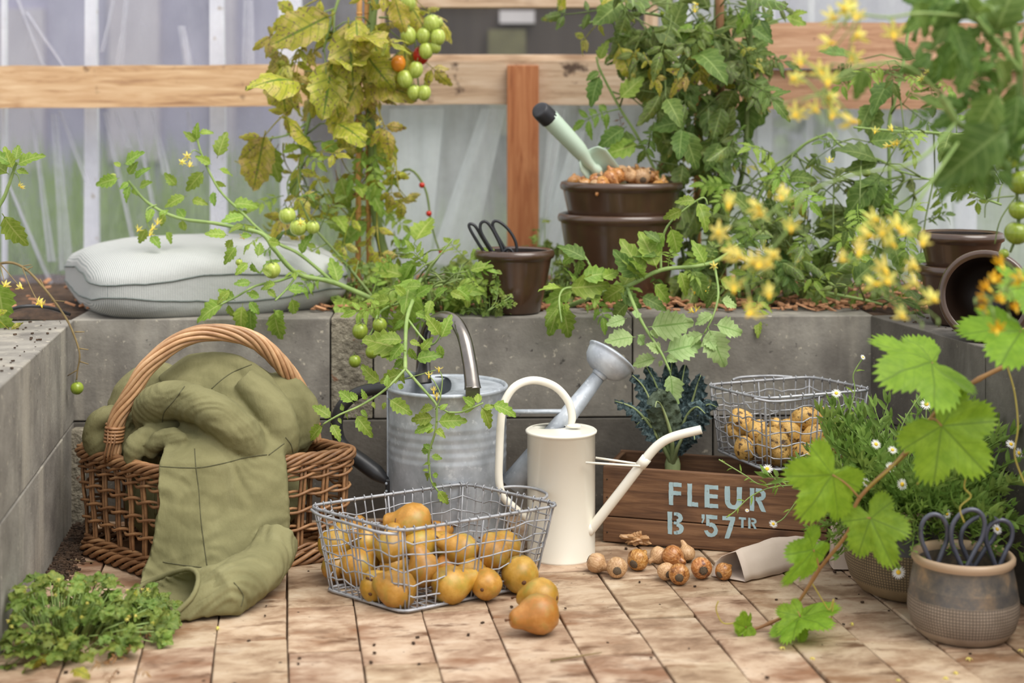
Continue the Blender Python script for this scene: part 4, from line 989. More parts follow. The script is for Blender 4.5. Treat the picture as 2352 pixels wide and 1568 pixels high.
PX = [(947, 1200, .098, .0315, (-1, .1, -.1), 'pear lying on top of the pile in the wire basket'), (768, 1248, .060, .0265, (.5, .3, .7), 'pear against the far left corner of the wire basket'),
      (812, 1228, .055, .023, (.2, .6, .8), 'small pear tip behind the corner pear in the wire basket'), (842, 1245, .062, .0215, (-.15, .1, 1), 'slim pear standing upright left of the pile top'),
      (898, 1258, .064, .0265, (.1, .2, 1), 'upright pear just below left of the top pear'), (822, 1300, .032, .0300, (.75, .45, .3), 'pear lying low at the left end of the basket'),
      (905, 1296, .036, .0235, (.05, 1, .1), 'greenish pear showing its calyx in the middle of the basket'), (965, 1250, .066, .0275, (.8, .35, .35), 'pear tilted right under the top pear'),
      (975, 1308, .046, .0265, (-.25, .2, 1), 'pear leaning upright against the front wires'), (1060, 1264, .062, .0275, (-.75, .2, .35), 'green tinged pear in the centre right of the basket'),
      (1134, 1272, .060, .0255, (-.2, .5, .6), 'pear behind the right hand upright of the basket'), (1160, 1255, .052, .0265, (-.9, .2, .4), 'pear at the back right of the basket with its stalk left'),
      (912, 1353, .031, .0300, (-.9, .12, .22), 'large pear lying lowest at the front corner of the basket'), (1036, 1342, .030, .0300, (.85, .25, .1), 'large pear lying beside the front corner one'),
      (1118, 1340, .028, .0245, (.3, 1, .1), 'pear end-on between two large lying pears at the front'), (1194, 1318, .030, .0300, (-.2, .9, .15), 'round pear at the right end of the basket'),
      (862, 1345, .027, .0245, (.2, .8, .2), 'pear half hidden behind the lowest front pear'), (1030, 1302, .034, .0225, (.3, .8, .4), 'small pear sunk in the middle of the pile'), (1012, 1255, .045, .026, (.2, .9, .3), 'pear deep in the pile behind the right tilted one'), (1085, 1318, .032, .026, (.6, .7, .2), 'pear behind the end-on one at the front right'), (770, 1300, .03, .022, (.3, .8, .5), 'small pear in the left corner under two others'), (1000, 1228, .055, .024, (.7, .6, .3), 'pear at the back of the pile right of the topmost')]
for px, py, z, s, d, lb in PX: fruit('pear', lb, onz(px, py, z), d, s*1.07, R.choice(pear_mes), (('stalk', stalk_me), ('calyx', calyx_me)))
fruit('pear', 'pear on the bricks outside the basket behind another', onz(1240, 1370, .030), (-.8, .35, -.05), .0300, pear_mes[1], (('stalk', stalk_me), ('calyx', calyx_me)))
fruit('pear', 'pear on the bricks outside the basket, in front, stalk to the left', onz(1236, 1410, .031), (-.93, -.25, -.07), .0318, pear_mes[0], (('stalk', stalk_me), ('calyx', calyx_me)), roll=3.4)
def pot_me(k):
    s = V((k*5.3, 1, 2)); b = MB().ball((0, 0, 0), (1, .86, 1.12), 20, 14, wob=lambda p: 1+.16*noise.noise(p*1.2+s)+.03*noise.noise(p*4+s)); return b.mesh('potato', M_potato)
pot_mes = [pot_me(k) for k in range(6)]
PT = [(1702, 968, 2.865, .0225, 'potato at the top left of the wire basket'), (1737, 992, 2.84, .023, 'potato beside the top left one, near an upright wire'), (1784, 980, 2.875, .016, 'small potato at the back between two heaps'),
      (1812, 996, 2.84, .025, 'muddy potato behind the largest one'), (1848, 962, 2.85, .0245, 'potato highest on the heap in the wire basket'), (1892, 960, 2.868, .0195, 'dark patched potato just right of the highest one'),
      (1919, 990, 2.84, .0205, 'smooth potato near the right end of the basket'), (1777, 1026, 2.80, .034, 'largest potato, low at the front of the wire basket'), (1872, 1008, 2.83, .0265, 'broad potato in the middle under the highest one'),
      (1850, 1044, 2.80, .025, 'potato low at the front right of the largest one'), (1897, 1034, 2.812, .0205, 'potato low beside the daisy shoots'), (1928, 1030, 2.825, .019, 'potato at the far right end under the bag corner'),
      (1682, 990, 2.866, .015, 'potato squeezed into the left corner of the basket'), (1712, 1030, 2.82, .021, 'potato under the top left pair, against the wires')]
for px, py, Y, s, lb in PT: fruit('potato', lb, at(px, py, Y), rv().normalized(), s*1.03, R.choice(pot_mes))
def bulb_me(k, mt):
    rr = random.Random(k+50); nk = rr.uniform(.5, .95)
    pr = [(.02, -.86), (.3, -.86), (.62, -.76), (.9, -.42), (1.0, -.05), (.93, .32), (.7, .64), (.46, .86), (.34, 1.02), (.28, 1.02+nk*.3), (.2, 1.0+nk*.62), (.05, 1.02+nk*.66)]
    s = V((k*2.7, 3, 1)); bend = rr.uniform(-.3, .3)
    return MB().lathe(pr, 20, wob=lambda p: p*(1+.07*noise.noise(p*1.4+s))+V((bend*max(0, p.z-.7)**2, .03*sin(p.z*9+p.x*4)*(p.z > .8), 0))).mesh('bulb', mt)
bulb_mes = [bulb_me(k, M_bulb) for k in range(3)]+[bulb_me(k+3, M_bulb2) for k in range(2)]
plate_me = MB().ball((0, 0, -.84), (.42, .42, .12), 12, 5, wob=lambda p: 1+.12*noise.noise(p*5)).mesh('root_plate', M_plate)
rb = MB()
for k in range(9):
    a = k*.7; rb.tube([V((.3*cos(a), .3*sin(a), -.88)), V((.5*cos(a+.3), .5*sin(a+.3), -1.05)), V((.7*cos(a+.9), .7*sin(a+.9), -1.05+.2*sin(k)))], [.02, .015, .008], 4)
roots_me = rb.mesh('dry_roots', M_plate)
BL = [(1370, 1292, .0175, (.8, -.3, -.35), 3, 0, 'bulb nearest the cream watering can, neck pointing right'), (1417, 1303, .018, (.05, 1, .1), 4, 0, 'dull bulb with its root plate facing out, second from the cream can'),
      (1465, 1285, .019, (.5, .8, .25), 0, 0, 'shiny brown bulb standing alone below the scrap of onion skin'), (1512, 1275, .0155, (-.6, -.4, -.3), 3, 0, 'pale bulb at the left back of the group of six'),
      (1546, 1277, .0195, (.6, -.55, -.25), 1, 0, 'fat striped bulb in the back row, neck to the right'), (1577, 1271, .0155, (-.2, .5, .8), 4, 0, 'matt bulb with a loose skin at the back of the group'),
      (1530, 1312, .0155, (-.3, 1, .1), 4, 1, 'dull bulb half behind the orange bulb, in front'), (1560, 1318, .018, (.1, 1, .12), 0, 0, 'glossy orange bulb with a round root plate, nearest of its group'),
      (1611, 1304, .0185, (-.1, 1, .0), 1, 1, 'bulb with trailing dry roots beside the open paper bag'), (1662, 1312, .015, (.5, .5, .2), 1, 0, 'bulb rolling out of the mouth of the paper bag')]
for px, py, s, d, k, rt, lb in BL:
    fruit('flower_bulb', lb, onz(px, py, s*.95), d, s, bulb_mes[k], (('root_plate', plate_me),)+((('dry_roots', roots_me),) if rt else ()), 'bulb')
for i in range(46):
    a, r_ = R.uniform(0, 2*pi), .108*math.sqrt(R.random()); c_ = cb_+V((.003, 0, .066))
    hgt = .181+.028*(1-(r_/.11)**2)+R.uniform(-.012, .004)
    s = R.uniform(.0125, .0185)
    if a > 2.6 and a < 4 and r_ > .02 and r_ < .07: hgt -= .012
    o = fruit('flower_bulb', 'papery brown bulb in the heap filling the big brown pot', c_+V((r_*cos(a), r_*sin(a), hgt)), rv()+V((0, 0, -.1)), s, R.choice(bulb_mes), (('root_plate', plate_me),), 'bulb'); o['group'] = 'bulbs heaped in the big brown pot'
MB().lathe([(0, .165), (.115, .162)], 30, cb_+V((.003, 0, .066))).build('bulb_filling', M_bulb2, bigp)

# scrap of onion skin and paper bags
sk = MB().ball((0, 0, .013), (.021, .013, .013), 26, 16, wob=lambda p: 1+.75*noise.noise(p*2.1+V((4, 1, 2)))+.35*noise.noise(p*6))
sk.v = [V((p.x, p.y, max(p.z, .0008))) for p in sk.v]; o = sk.build('bulb_skin', M_bulb2, smooth=False); o.location = onz(1465, 1252, 0)
tag(o, 'crumpled scrap of papery bulb skin on the bricks before the crate', 'bulb skin')
A, B_, C_, D_ = onz(1712, 1336, .001), onz(1894, 1290, .001), onz(1634, 1323, .001), onz(1868, 1258, .001)
rid = cr([onz(1690, 1266, .044), onz(1740, 1245, .051), onz(1790, 1233, .053), onz(1845, 1231, .05), onz(1885, 1240, .042)], 3); rws = []
for i, rp_ in enumerate(rid):
    t = i/(len(rid)-1); f_, b_ = A.lerp(B_, t), C_.lerp(D_, t); row = []
    for k in range(6): s = k/5; p = f_.lerp(rp_, s); row.append(p+V((0, -.006*sin(pi*s), .004*sin(pi*s)))+V((0, .004*noise.noise(V((t*7, s*3, 0))), .003*noise.noise(V((t*6, s*3, 5))))))
    for k in range(1, 6): s = k/5; p = rp_.lerp(b_, s); row.append(p+V((-.008*sin(pi*s)*(1-t), .008*sin(pi*s), .006*sin(pi*s))))
    for k in range(1, 5): s = k/5; row.append(b_.lerp(f_, s)+V((0, 0, .0006)))
    rws.append(row)
pb = MB().grid(rws, cu=True); n_ = len(rws[0]); pb.f.append(tuple((len(rws)-1)*n_+k for k in range(n_)))
o = pb.build('paper_bag', M_paper, smooth=True); loc = A.lerp(D_, .5); loc.z = 0; o.data.transform(Matrix.Translation(-loc)); o.location = loc
tag(o, 'open brown paper bag lying on the bricks before the crate, bulbs spilling out', 'bag'); sm = o.modifiers.new('s', 'SOLIDIFY'); sm.thickness = .0007
rws = []
c_ = V((xat(1950, 2.66), 2.665, 0))
for j in range(8):
    z = j/7*.15; w_ = .03-.004*(j/7); d_ = .02*(1-.75*(j/7)); rws.append([c_+V((sx*w_+.001*noise.noise(V((sx, j, 3)))*4, sy*d_, z+.001)) for sx, sy in ((-1, -1), (-.3, -1.05), (.3, -1.05), (1, -1), (1.03, 0), (1, 1), (0, 1.05), (-1, 1), (-1.03, 0))])
o = MB().grid(rws, cu=True).build('paper_bag', M_paper, smooth=False); o.data.transform(Matrix.Translation(-c_)); o.location = c_
tag(o, 'upright pale paper bag between the crate end and the daisy pot', 'bag'); sm = o.modifiers.new('s', 'SOLIDIFY'); sm.thickness = .0008
# ------------------------------------------------------------------ plant materials
G = rgb
L_fresh = leafmat('tomato_leaf_fresh', (G(116,148,48), G(158,184,80)), G(176,192,104), rnd=.18, hue=.016, rough=.5, trans=.42)
L_mid = leafmat('tomato_leaf_green', (G(78,106,42), G(114,138,64)), G(138,158,88), rnd=.24, hue=.016, rough=.55, trans=.35)
L_pale = leafmat('tomato_leaf_pale', (G(156,184,112), G(182,204,142)), G(134,168,92), rnd=.1, rough=.6, trans=.35)
L_yel = leafmat('tomato_leaf_yellowing', (G(160,160,44), G(198,192,78)), G(112,134,40), rnd=.14, hue=.02, mott=(5, .50, .64, G(206,188,112)), spots=(24, .60, .64, G(120,92,84)), trans=.35)
L_old = leafmat('tomato_leaf_mottled', (G(84,106,44), G(124,142,72)), G(152,170,104), rnd=.2, hue=.015, mott=(3.5, .56, .68, G(164,154,62)), spots=(22, .62, .66, G(112,98,92)), trans=.3)
L_brown = leafmat('dead_leaf', (G(126,88,50), G(172,128,78)), G(112,80,48), rnd=.2, trans=.2)
L_grape = leafmat('grape_leaf', (G(118,158,38), G(156,194,60)), G(116,150,48), rnd=.07, hue=.008, trans=.46, polar=True, rough=.5)
L_weed = leafmat('weed_leaf', (G(102,126,50), G(146,166,82)), G(154,170,94), rnd=.28, hue=.02, mott=(2, .56, .7, G(180,172,80)), trans=.4)
L_daisy = leafmat('daisy_leaf', (G(104,134,54), G(148,174,90)), G(128,156,84), rnd=.22, trans=.35)
M_stem = mat('green_stem', [(.3, G(124,154,80)), (.7, G(168,190,116))], scale=20, rough=.6, trans=.15)
M_stem2 = mat('dark_green_stem', [(.3, G(84,104,50)), (.7, G(122,138,74))], scale=20, rough=.6)
M_twig = mat('dry_twig', [(.3, G(98,82,52)), (.7, G(146,126,84))], scale=20, rough=.8)
M_vine = mat('grape_cane', [(.3, G(140,96,58)), (.7, G(176,134,84))], scale=14, rough=.6, stretch=(1, 1, .3))
M_tend = mat('tendril', [(.3, G(170,150,60)), (.7, G(190,176,90))], rough=.6)
M_bamboo = woodmat('bamboo_cane', [(.3, G(170,116,58)), (.7, G(206,156,92))], grain=(1, 1, .2), sc=20)
M_stake = woodmat('brown_stake', [(.3, G(122,84,54)), (.7, G(170,124,86))], grain=(6, 6, .6), sc=8)
M_gtom = mat('green_tomato', [(.3, G(148,166,58)), (.7, G(188,200,104))], scale=3, detail=3, stretch=(1, 1, .15), rough=.22, spec=.5, rnd=.06)
M_dtom = mat('dark_green_tomato', [(.3, G(120,140,42)), (.7, G(146,162,62))], scale=3, detail=3, stretch=(1, 1, .15), rough=.2, rnd=.08)
M_otom = mat('orange_tomato', [(.3, G(208,118,26)), (.7, G(222,146,48))], scale=10, rough=.2)
M_rtom = mat('red_tomato', [(.3, G(170,32,22)), (.7, G(200,54,32))], scale=10, rough=.2)
M_petal = leafmat('yellow_petal', (G(247,233,104), G(252,243,158)), G(242,216,76), rnd=.06, trans=.4)
M_petal2 = leafmat('golden_petal', (G(232,176,20), G(240,196,40)), G(216,150,20), rnd=.05, trans=.4)
M_anther = mat('anther', [(.3, G(232,186,30)), (.7, G(242,204,60))], rough=.6)
M_white = mat('white_petal', [(.3, G(232,230,226)), (.7, G(246,244,242))], rough=.7, trans=.3)

def leaflet(mb, M, L, W, fold=.25, droop=.25, curl=0, serr=.2, n=10, twist=0, wav=0.0, seed=0):
    rows, uv = [], []
    for i in range(n+1):
        t = i/n; w = W*max(.02, (sin(pi*min(1, t**.72*.985+.005)))**.85)*(1-.12*t); odd = i % 2
        k = 1+serr*(.55 if odd else -.55)*(1 if 0 < i < n else 0); row = []
        for s in (-1, -.55, 0, .55, 1):
            ww = w*(k if abs(s) == 1 else 1); x = s*ww; y = L*(t+(.045 if odd and abs(s) == 1 else 0)*(1 if 0 < i < n else 0)-.03*abs(s)*(1-t)); z = fold*abs(x)-droop*L*t*t
            if curl:
                a = abs(s)*curl; x = math.copysign(ww*sin(a)/max(curl, .1)*1.0, s) if s else 0; z = -ww*(1-cos(a))/max(curl, .1)-droop*L*t*t
            z += wav*W*(sin(t*9+seed+s*2)*abs(s)+.6*(odd-.5)*(abs(s) == .55))
            if twist:
                c_, s_ = cos(twist*t), sin(twist*t); x, z = x*c_-z*s_*.6, z*c_+x*s_
            row.append(M @ V((x, y, z))); uv.append((t, (s+1)/2))
        rows.append(row)
    mb.grid(rows, uv=uv)
def T(x, y, z): return Matrix.Translation((x, y, z))
def compound(seed, mt, pairs=3, droop=.5, curl=0, wav=.1, serr=.22, lw=.46, small=True, fold=.2, stemmat=None, name='leaf'):
    "tomato leaf of unit length along +Y"
    rr = random.Random(seed); mb = MB()
    def rc(t): return V((.05*sin(t*3+seed), t*(1-.12*droop*t), -droop*.42*t*t))
    ra = [rc(k/8*.72) for k in range(9)]; mb.tube(ra, lambda t: .014-.007*t, 5)
    def put(t, side, L, ang, tilt):
        p = rc(t); tz = -droop*.84*t*(rr.uniform(.7, 1.3)); M = T(*p) @ Matrix.Rotation(math.atan(tz), 4, 'X') @ Matrix.Rotation(side*ang, 4, 'Z') @ Matrix.Rotation(rr.uniform(-.35, .35)+side*tilt, 4, 'Y') @ Matrix.Rotation(rr.uniform(-.35, .15), 4, 'X')
        st = T(0, L*.14, 0); mb.tube([M @ V((0, 0, 0)), M @ V((0, L*.15, 0))], .007, 4)
        leaflet(mb, M @ st, L, L*lw*rr.uniform(.42, .56), fold, rr.uniform(.05, .4)*(1+droop), curl*rr.uniform(.6, 1.3), serr, 10, rr.uniform(-.5, .5)*(1 if curl else .3), wav, rr.uniform(0, 6))
    put(.72, 0, rr.uniform(.36, .44), 0, 0)
    for k in range(pairs):
        t = .26+.42*k/max(1, pairs-1)
        for sd in (-1, 1): put(t+rr.uniform(-.03, .03), -sd, rr.uniform(.25, .36)*(.75+.25*t/.7), rr.uniform(.8, 1.25), rr.uniform(-.2, .3))
        if small and k < pairs-1:
            for sd in (-1, 1): put(t+.12, -sd, rr.uniform(.08, .13), 1.2, 0)
    return mb.mesh(name, mt)
LV = {'f': [compound(k, L_fresh, 3, .35) for k in range(4)], 'm': [compound(k+10, L_mid, 3, .45) for k in range(4)], 'p': [compound(k+20, L_pale, 2, .3, lw=.52) for k in range(3)],
      'y': [compound(k+30, L_yel, 2, .9, .7, .16, .16, .6, False) for k in range(4)], 'o': [compound(k+40, L_old, 2, .8, 1.0, .18, .16, .56, False) for k in range(5)],
      'd': [compound(k+50, L_brown, 2, 1.0, 1.5, .3, .1, .4, False) for k in range(2)], 't': [compound(k+60, L_fresh, 2, .2, lw=.4, small=False) for k in range(3)]}
L_dark = leafmat('tomato_leaf_dark', (G(78,110,42), G(116,146,66)), G(138,164,90), rnd=.2, rough=.5, trans=.35)
LV['k'] = [compound(k+70, L_dark, 3, .5, .3, .12) for k in range(3)]
def one(mt, seed, **k):
    mb = MB(); mb.tube([V((0, 0, 0)), V((0, .13, 0))], .012, 5); leaflet(mb, T(0, .12, 0), .88, k.pop('W', .27), seed=seed, **k); return mb.mesh('leaf', mt)
LV['s'] = [one(L_fresh, k, droop=.2+.15*k, wav=.12, serr=.26) for k in range(3)]; LV['sp'] = [one(L_pale, k, W=.33, droop=.15*k, wav=.14, serr=.24, n=12) for k in range(3)]
LV['sk'] = [one(L_dark, k, droop=.2+.15*k, wav=.14, serr=.24) for k in range(3)]; LV['sm'] = [one(L_mid, k, droop=.2+.15*k, wav=.12) for k in range(3)]; LV['sy'] = [one(L_yel, k, W=.32, droop=.25*k, wav=.2, serr=.14, curl=.5*k) for k in range(3)]; LV['so'] = [one(L_old, k, W=.32, droop=.3*k, wav=.2, curl=.6+.5*k, twist=.6) for k in range(3)]
def flower_me(mt, seed, reflex=.5):
    mb = MB(); rr = random.Random(seed)
    for k in range(6):
        a = k*pi/3+rr.uniform(-.12, .12); M = Matrix.Rotation(a, 4, 'Z') @ Matrix.Rotation(-reflex*rr.uniform(.5, 1.4), 4, 'X')
        leaflet(mb, M @ T(0, .08, 0), .95, .17, .15, .25, 0, 0, 6)
    return mb.mesh('petals', mt)
FL = [flower_me(M_petal, k, .3+.25*k) for k in range(3)]; FL2 = [flower_me(M_petal2, k+5, .3+.3*k) for k in range(2)]
anth_me = MB().tube([V((0, 0, 0)), V((0, 0, .2)), V((0, 0, .62))], [.14, .16, .05], 7).mesh('anther_cone', M_anther)
bud_me = MB().tube([V((0, 0, -.1)), V((0, 0, .2)), V((0, 0, .6)), V((0, 0, .95))], [.06, .18, .15, .03], 7).mesh('bud', M_stem)
tom_me = {}
for nm, mt in (('g', M_gtom), ('d', M_dtom), ('o', M_otom), ('r', M_rtom)):
    tom_me[nm] = MB().ball((0, 0, 0), (1, 1, 1), 20, 13, wob=lambda p: 1-.13*max(0, p.z-.8)*4+.012*cos(5*math.atan2(p.y, p.x))*(p.z > .2)).mesh('tomato', mt)
cal = MB()
for k in range(5): leaflet(cal, Matrix.Rotation(k*1.257, 4, 'Z') @ T(0, 0, .96) @ Matrix.Rotation(.2, 4, 'X'), .75, .09, .1, .5, 0, 0, 5)
cal.tube([V((0, 0, .93)), V((0, .02, 1.35))], .06, 5)
cal_me = cal.mesh('calyx', M_stem2)

class Plant:
    def __init__(s, name, label, base, cat='plant', group=None): s.r = thing(name, label, cat, base, group); s.n = 0
    def stem(s, l, r0, r1, mt=None, n=5, name='stem'):
        P = pxp(l, n) if not isinstance(l[0], Vector) else l
        MB().tube(P, lambda t: .8*(r0+(r1-r0)*t)+.12*r0*abs(sin(t*len(P)*.9)), 7).build(name, mt or M_stem, s.r); return P
    def leaf(s, kind, p, d, up=(0, -.6, .8), size=.12, name='leaf'):
        inst(name, R.choice(LV[kind]), frame(p, d, V(up)+rv(.35), size), s.r); s.n += 1
    def hand(s, kinds, l, Y, f=None, dy=.02):
        "leaves from base to tip pixels"
        for (x0, y0, x1, y1) in l:
            if f: (x0, y0), (x1, y1) = f(x0, y0), f(x1, y1)
            a = at(x0, y0, Y); b = at(x1, y1, Y+R.uniform(-dy, dy)); d = b-a; k = R.choice(kinds)
            if d.length < .075: k = {'t': 's', 'f': 's', 'm': 'sm', 'p': 'sp', 'y': 'sy', 'o': 'so'}.get(k, k)
            s.leaf(k, a, d, (R.uniform(-.3, .3), -.85, .45), d.length*1.15)
    def along(s, P, spacing, kinds, size, droop=.5, t0=0, t1=1, side=1.0, fwd=.5):
        L = length(P); n = max(1, int(L*(t1-t0)/spacing))
        for i in range(n):
            p, t = sample(P, t0+(t1-t0)*(i+.5+R.uniform(-.2, .2))/n); a = i*2.4+R.uniform(-.6, .6)
            o = t.orthogonal().normalized(); o = Matrix.Rotation(a, 3, t) @ o
            d = o*side+t*fwd+V((0, 0, -droop*R.uniform(.4, 1.3)+.35))
            s.leaf(R.choice(kinds), p, d, V((0, -.5, .9)), size*R.uniform(.7, 1.25))
    def flower(s, p, r, d=None, me=None):
        M = frame((0, 0, 0), d or (V((0, -1, -.5))+rv(.6)), (0, 0, 1)).to_3x3() @ Matrix.Rotation(-pi/2, 3, 'X')
        M = T(*p) @ M.to_4x4() @ Matrix.Scale(r, 4)
        o = inst('flower', R.choice(me or FL), M, s.r); q = bpy.data.objects.new('anther_cone', anth_me); q.parent = o; COL.objects.link(q)
    def tomato(s, p, r, k='g', tall=1.12):
        M = T(*p) @ Matrix.Rotation(R.uniform(-.25, .25), 4, 'Y') @ Matrix.Rotation(R.uniform(-.25, .25), 4, 'X') @ Matrix.Diagonal((r, r, r*tall, 1))
        o = inst('tomato', tom_me[k], M, s.r); q = bpy.data.objects.new('calyx', cal_me); q.parent = o; COL.objects.link(q)
def conv(ox, oy, sc): return lambda x, y: (ox+x/sc, oy+y/sc)

def bushy(pl, stems, n, kinds, size, reach, region, Yr, seed):
    global R
    k = 0; tries = 0
    while k < n and tries < n*30:
        tries += 1; st = R.choice(stems); p, t = sample(st, R.uniform(.03, .98))
        d = V((R.gauss(0, 1), R.gauss(-.25, .6), R.gauss(-.05, .7))).normalized(); L = R.uniform(.03, reach); q = p+d*L+V((0, 0, -.25*L))
        px, py = HX+F*q.x/q.y, HY+F*(ZC-q.z)/q.y
        if not region(px, py) or not (Yr[0] < q.y < Yr[1]): continue
        if L > .05:
            MB().tube([p, p.lerp(q, .5)+V((0, 0, .12*L)), q], [.0022, .0018, .0012], 5).build('side_shoot', M_stem2, pl.r)
            m = 2 if R.random() < .5 else 1
        else: m = 1
        for _ in range(m):
            pl.leaf(R.choice(kinds), q, d*.7+V((R.uniform(-.6, .6), R.uniform(-.6, .3), R.uniform(-1.1, .25))), (0, -.7, .7), size*R.uniform(.65, 1.25)); k += 1
# ------------------------------------------------------------------ canes and stakes
def cane(label, a, b, r, mt, name='bamboo_cane'):
    o = thing(name, label, 'cane', b); P = [a.lerp(b, k/10) for k in range(11)]
    MB().tube(P, lambda t: r*(1+.0*t), 8).build('cane_shaft', mt, o)
    if mt is M_bamboo:
        for t in (.12, .3, .5, .72, .9): MB().tube([a.lerp(b, t-.003), a.lerp(b, t), a.lerp(b, t+.003)], [r*1.02, r*1.2, r*1.02], 8).build('cane_joint', mt, o)
cane('left of two bamboo canes beside the yellowing tomato plant', at(826, -60, 3.36), at(822, 700, 3.36), .0062, M_bamboo)
cane('right of two bamboo canes beside the yellowing tomato plant', at(842, -60, 3.37), at(848, 690, 3.37), .0058, M_bamboo)
cane('brown wooden stake inside the dense mottled tomato plant', at(1652, -60, 3.36), at(1660, 690, 3.36), .0095, M_stake, 'wooden_stake')
cane('short orange stake leaning behind the mottled leaves', at(1604, 205, 3.40), at(1600, 700, 3.40), .009, M_bamboo, 'wooden_stake')

# ------------------------------------------------------------------ yellowing tomato plant
Y = 3.36
P1 = Plant('tomato_plant', 'tall tomato plant with yellowing blotched leaves and a truss of ripening fruit', at(912, 690, Y))
m1 = P1.stem([(912, 690, Y), (884, 590, Y), (864, 500, Y), (858, 400, Y), (850, 250, Y-.01), (850, 110, Y-.01), (866, -60, Y)], .0135, .0115, M_stem2)
m2 = P1.stem([(850, 90, Y-.01), (800, 140, Y-.03), (748, 190, Y-.04), (708, 280, Y-.04), (694, 370, Y-.04), (684, 440, Y-.04), (690, 520, Y-.02)], .006, .0035)
m3 = P1.stem([(708, 280, Y-.04), (660, 310, Y-.05), (600, 320, Y-.06)], .003, .002); m4 = P1.stem([(790, -40, Y-.05), (758, 60, Y-.05), (742, 120, Y-.05)], .004, .003)
m5 = P1.stem([(864, 480, Y), (930, 390, Y), (975, 430, Y), (992, 520, Y), (1012, 585, Y)], .004, .002, M_stem2); m6 = P1.stem([(694, 370, Y-.04), (660, 420, Y-.05), (672, 480, Y-.05)], .002, .0015)
P1.hand(['y'], [(780, -30, 640, 60), (770, 20, 800, 215), (830, 100, 885, 200), (745, 110, 660, 150), (700, 30, 612, 140), (720, 160, 650, 250), (760, 180, 700, 260), (690, 240, 590, 330), (620, 310, 580, 420), (700, 300, 640, 380), (780, 330, 810, 430), (720, 380, 780, 480), (690, 430, 640, 500),
                (860, 60, 905, 150), (880, -20, 905, 70), (860, 180, 890, 300), (890, 380, 945, 490), (850, 380, 800, 480), (860, 250, 780, 330), (940, -30, 985, 50), (730, 470, 690, 560), (760, 430, 840, 560), (820, 470, 780, 570), (700, 110, 640, 210), (840, 220, 770, 260), (655, 330, 660, 440)], Y-.05, dy=.08)
bushy(P1, [m1, m1, m2, m2, m4], 46, ['y', 'y', 'sy'], .12, .1, lambda x, y: 590 < x < 930 and y < 560 and (x > 690 or y > 120), (3.15, 3.5), 4)
bushy(P1, [m1, m2], 22, ['f', 's', 's'], .07, .1, lambda x, y: 640 < x < 930 and 300 < y < 680, (3.15, 3.5), 5)
P1.hand(['sy'], [(800, 40, 810, 180), (830, 110, 890, 195), (770, 30, 640, 95), (640, 130, 655, 250), (770, 235, 790, 320), (905, -10, 925, 60), (610, 300, 585, 420), (740, 190, 730, 260)], Y-.09, dy=.05)
P1.hand(['d'], [(640, 330, 610, 390), (770, 240, 775, 380), (770, 390, 790, 470)], Y-.03)
P1.hand(['f', 't'], [(845, 260, 830, 340), (850, 290, 865, 380), (850, 330, 900, 400), (840, 340, 800, 420), (780, 400, 800, 470), (840, 420, 880, 480), (610, 330, 640, 400), (680, 310, 720, 350), (890, 640, 930, 560)], Y-.06)
for l in ([(870, 40, Y-.02), (915, 45, Y-.03), (950, 75, Y-.04), (955, 130, Y-.05), (962, 205, Y-.05)], [(865, 160, Y), (905, 130, Y-.03), (952, 90, Y-.04)]): P1.stem(l, .0028, .0018, M_stem2, name='truss_stalk')
for px, py, r, k in [(992, 54, 19, 'g'), (938, 82, 18.5, 'g'), (973, 82, 17, 'g'), (1006, 85, 17, 'g'), (979, 116, 17, 'g'), (967, 127, 19, 'r'), (915, 145, 17, 'o'), (955, 160, 17, 'g'), (930, 181, 18.5, 'g'), (951, 212, 16, 'g'), (974, 213, 16, 'g'), (1000, 108, 13, 'g'), (937, 8, 18, 'g'), (1008, 52, 10, 'g')]:
    P1.tomato(at(px, py, Y-.06-(.02 if k != 'r' else -.01)+R.uniform(-.006, .006)), r*3.28/F, k, 1.2)
for px, py in ((969, 425), (1014, 577), (985, 490)): P1.tomato(at(px, py, Y-.01), .0065, 'r', 1)
P1.flower(at(868, 285, Y-.07), .012); MB().tube([at(925, 20, Y-.05), at(932, 40, Y-.05), at(928, 52, Y-.05)], .004, 6).build('tie_clip', mat('blue_clip', [(.5, G(80,150,210))], rough=.4), P1.r)

# ------------------------------------------------------------------ sprawling tomato by the cushion
Y = 3.06
P2 = Plant('tomato_plant', 'sprawling tomato plant with bright leaves reaching over the grey cushion', at(860, 690, Y))
s3 = P2.stem([(862, 690, Y+.05), (765, 648, Y+.02), (684, 629, Y-.02), (629, 571, Y-.05), (602, 537, Y-.05), (540, 522, Y-.05), (490, 512, Y-.04), (408, 500, Y-.02), (340, 466, Y), (294, 415, Y)], .0062, .0028)
s2 = P2.stem([(765, 648, Y+.02), (690, 585, Y), (640, 560, Y), (595, 527, Y), (558, 490, Y), (503, 435, Y), (463, 354, Y), (449, 299, Y)], .0042, .0022)
s4 = P2.stem([(684, 629, Y-.02), (640, 645, Y-.07), (588, 656, Y-.1), (545, 680, Y-.12), (505, 700, Y-.13)], .0034, .0018); s5 = P2.stem([(684, 629, Y-.02), (660, 662, Y-.08), (632, 690, Y-.12)], .003, .0018)
s6 = P2.stem([(862, 690, Y+.08), (790, 600, Y+.1), (720, 520, Y+.1), (690, 460, Y+.1)], .004, .002, M_stem2)
z4 = conv(0, 280, 3.2675); z1 = conv(0, 520, 2.94); zz1 = conv(0, 0, 2.94)
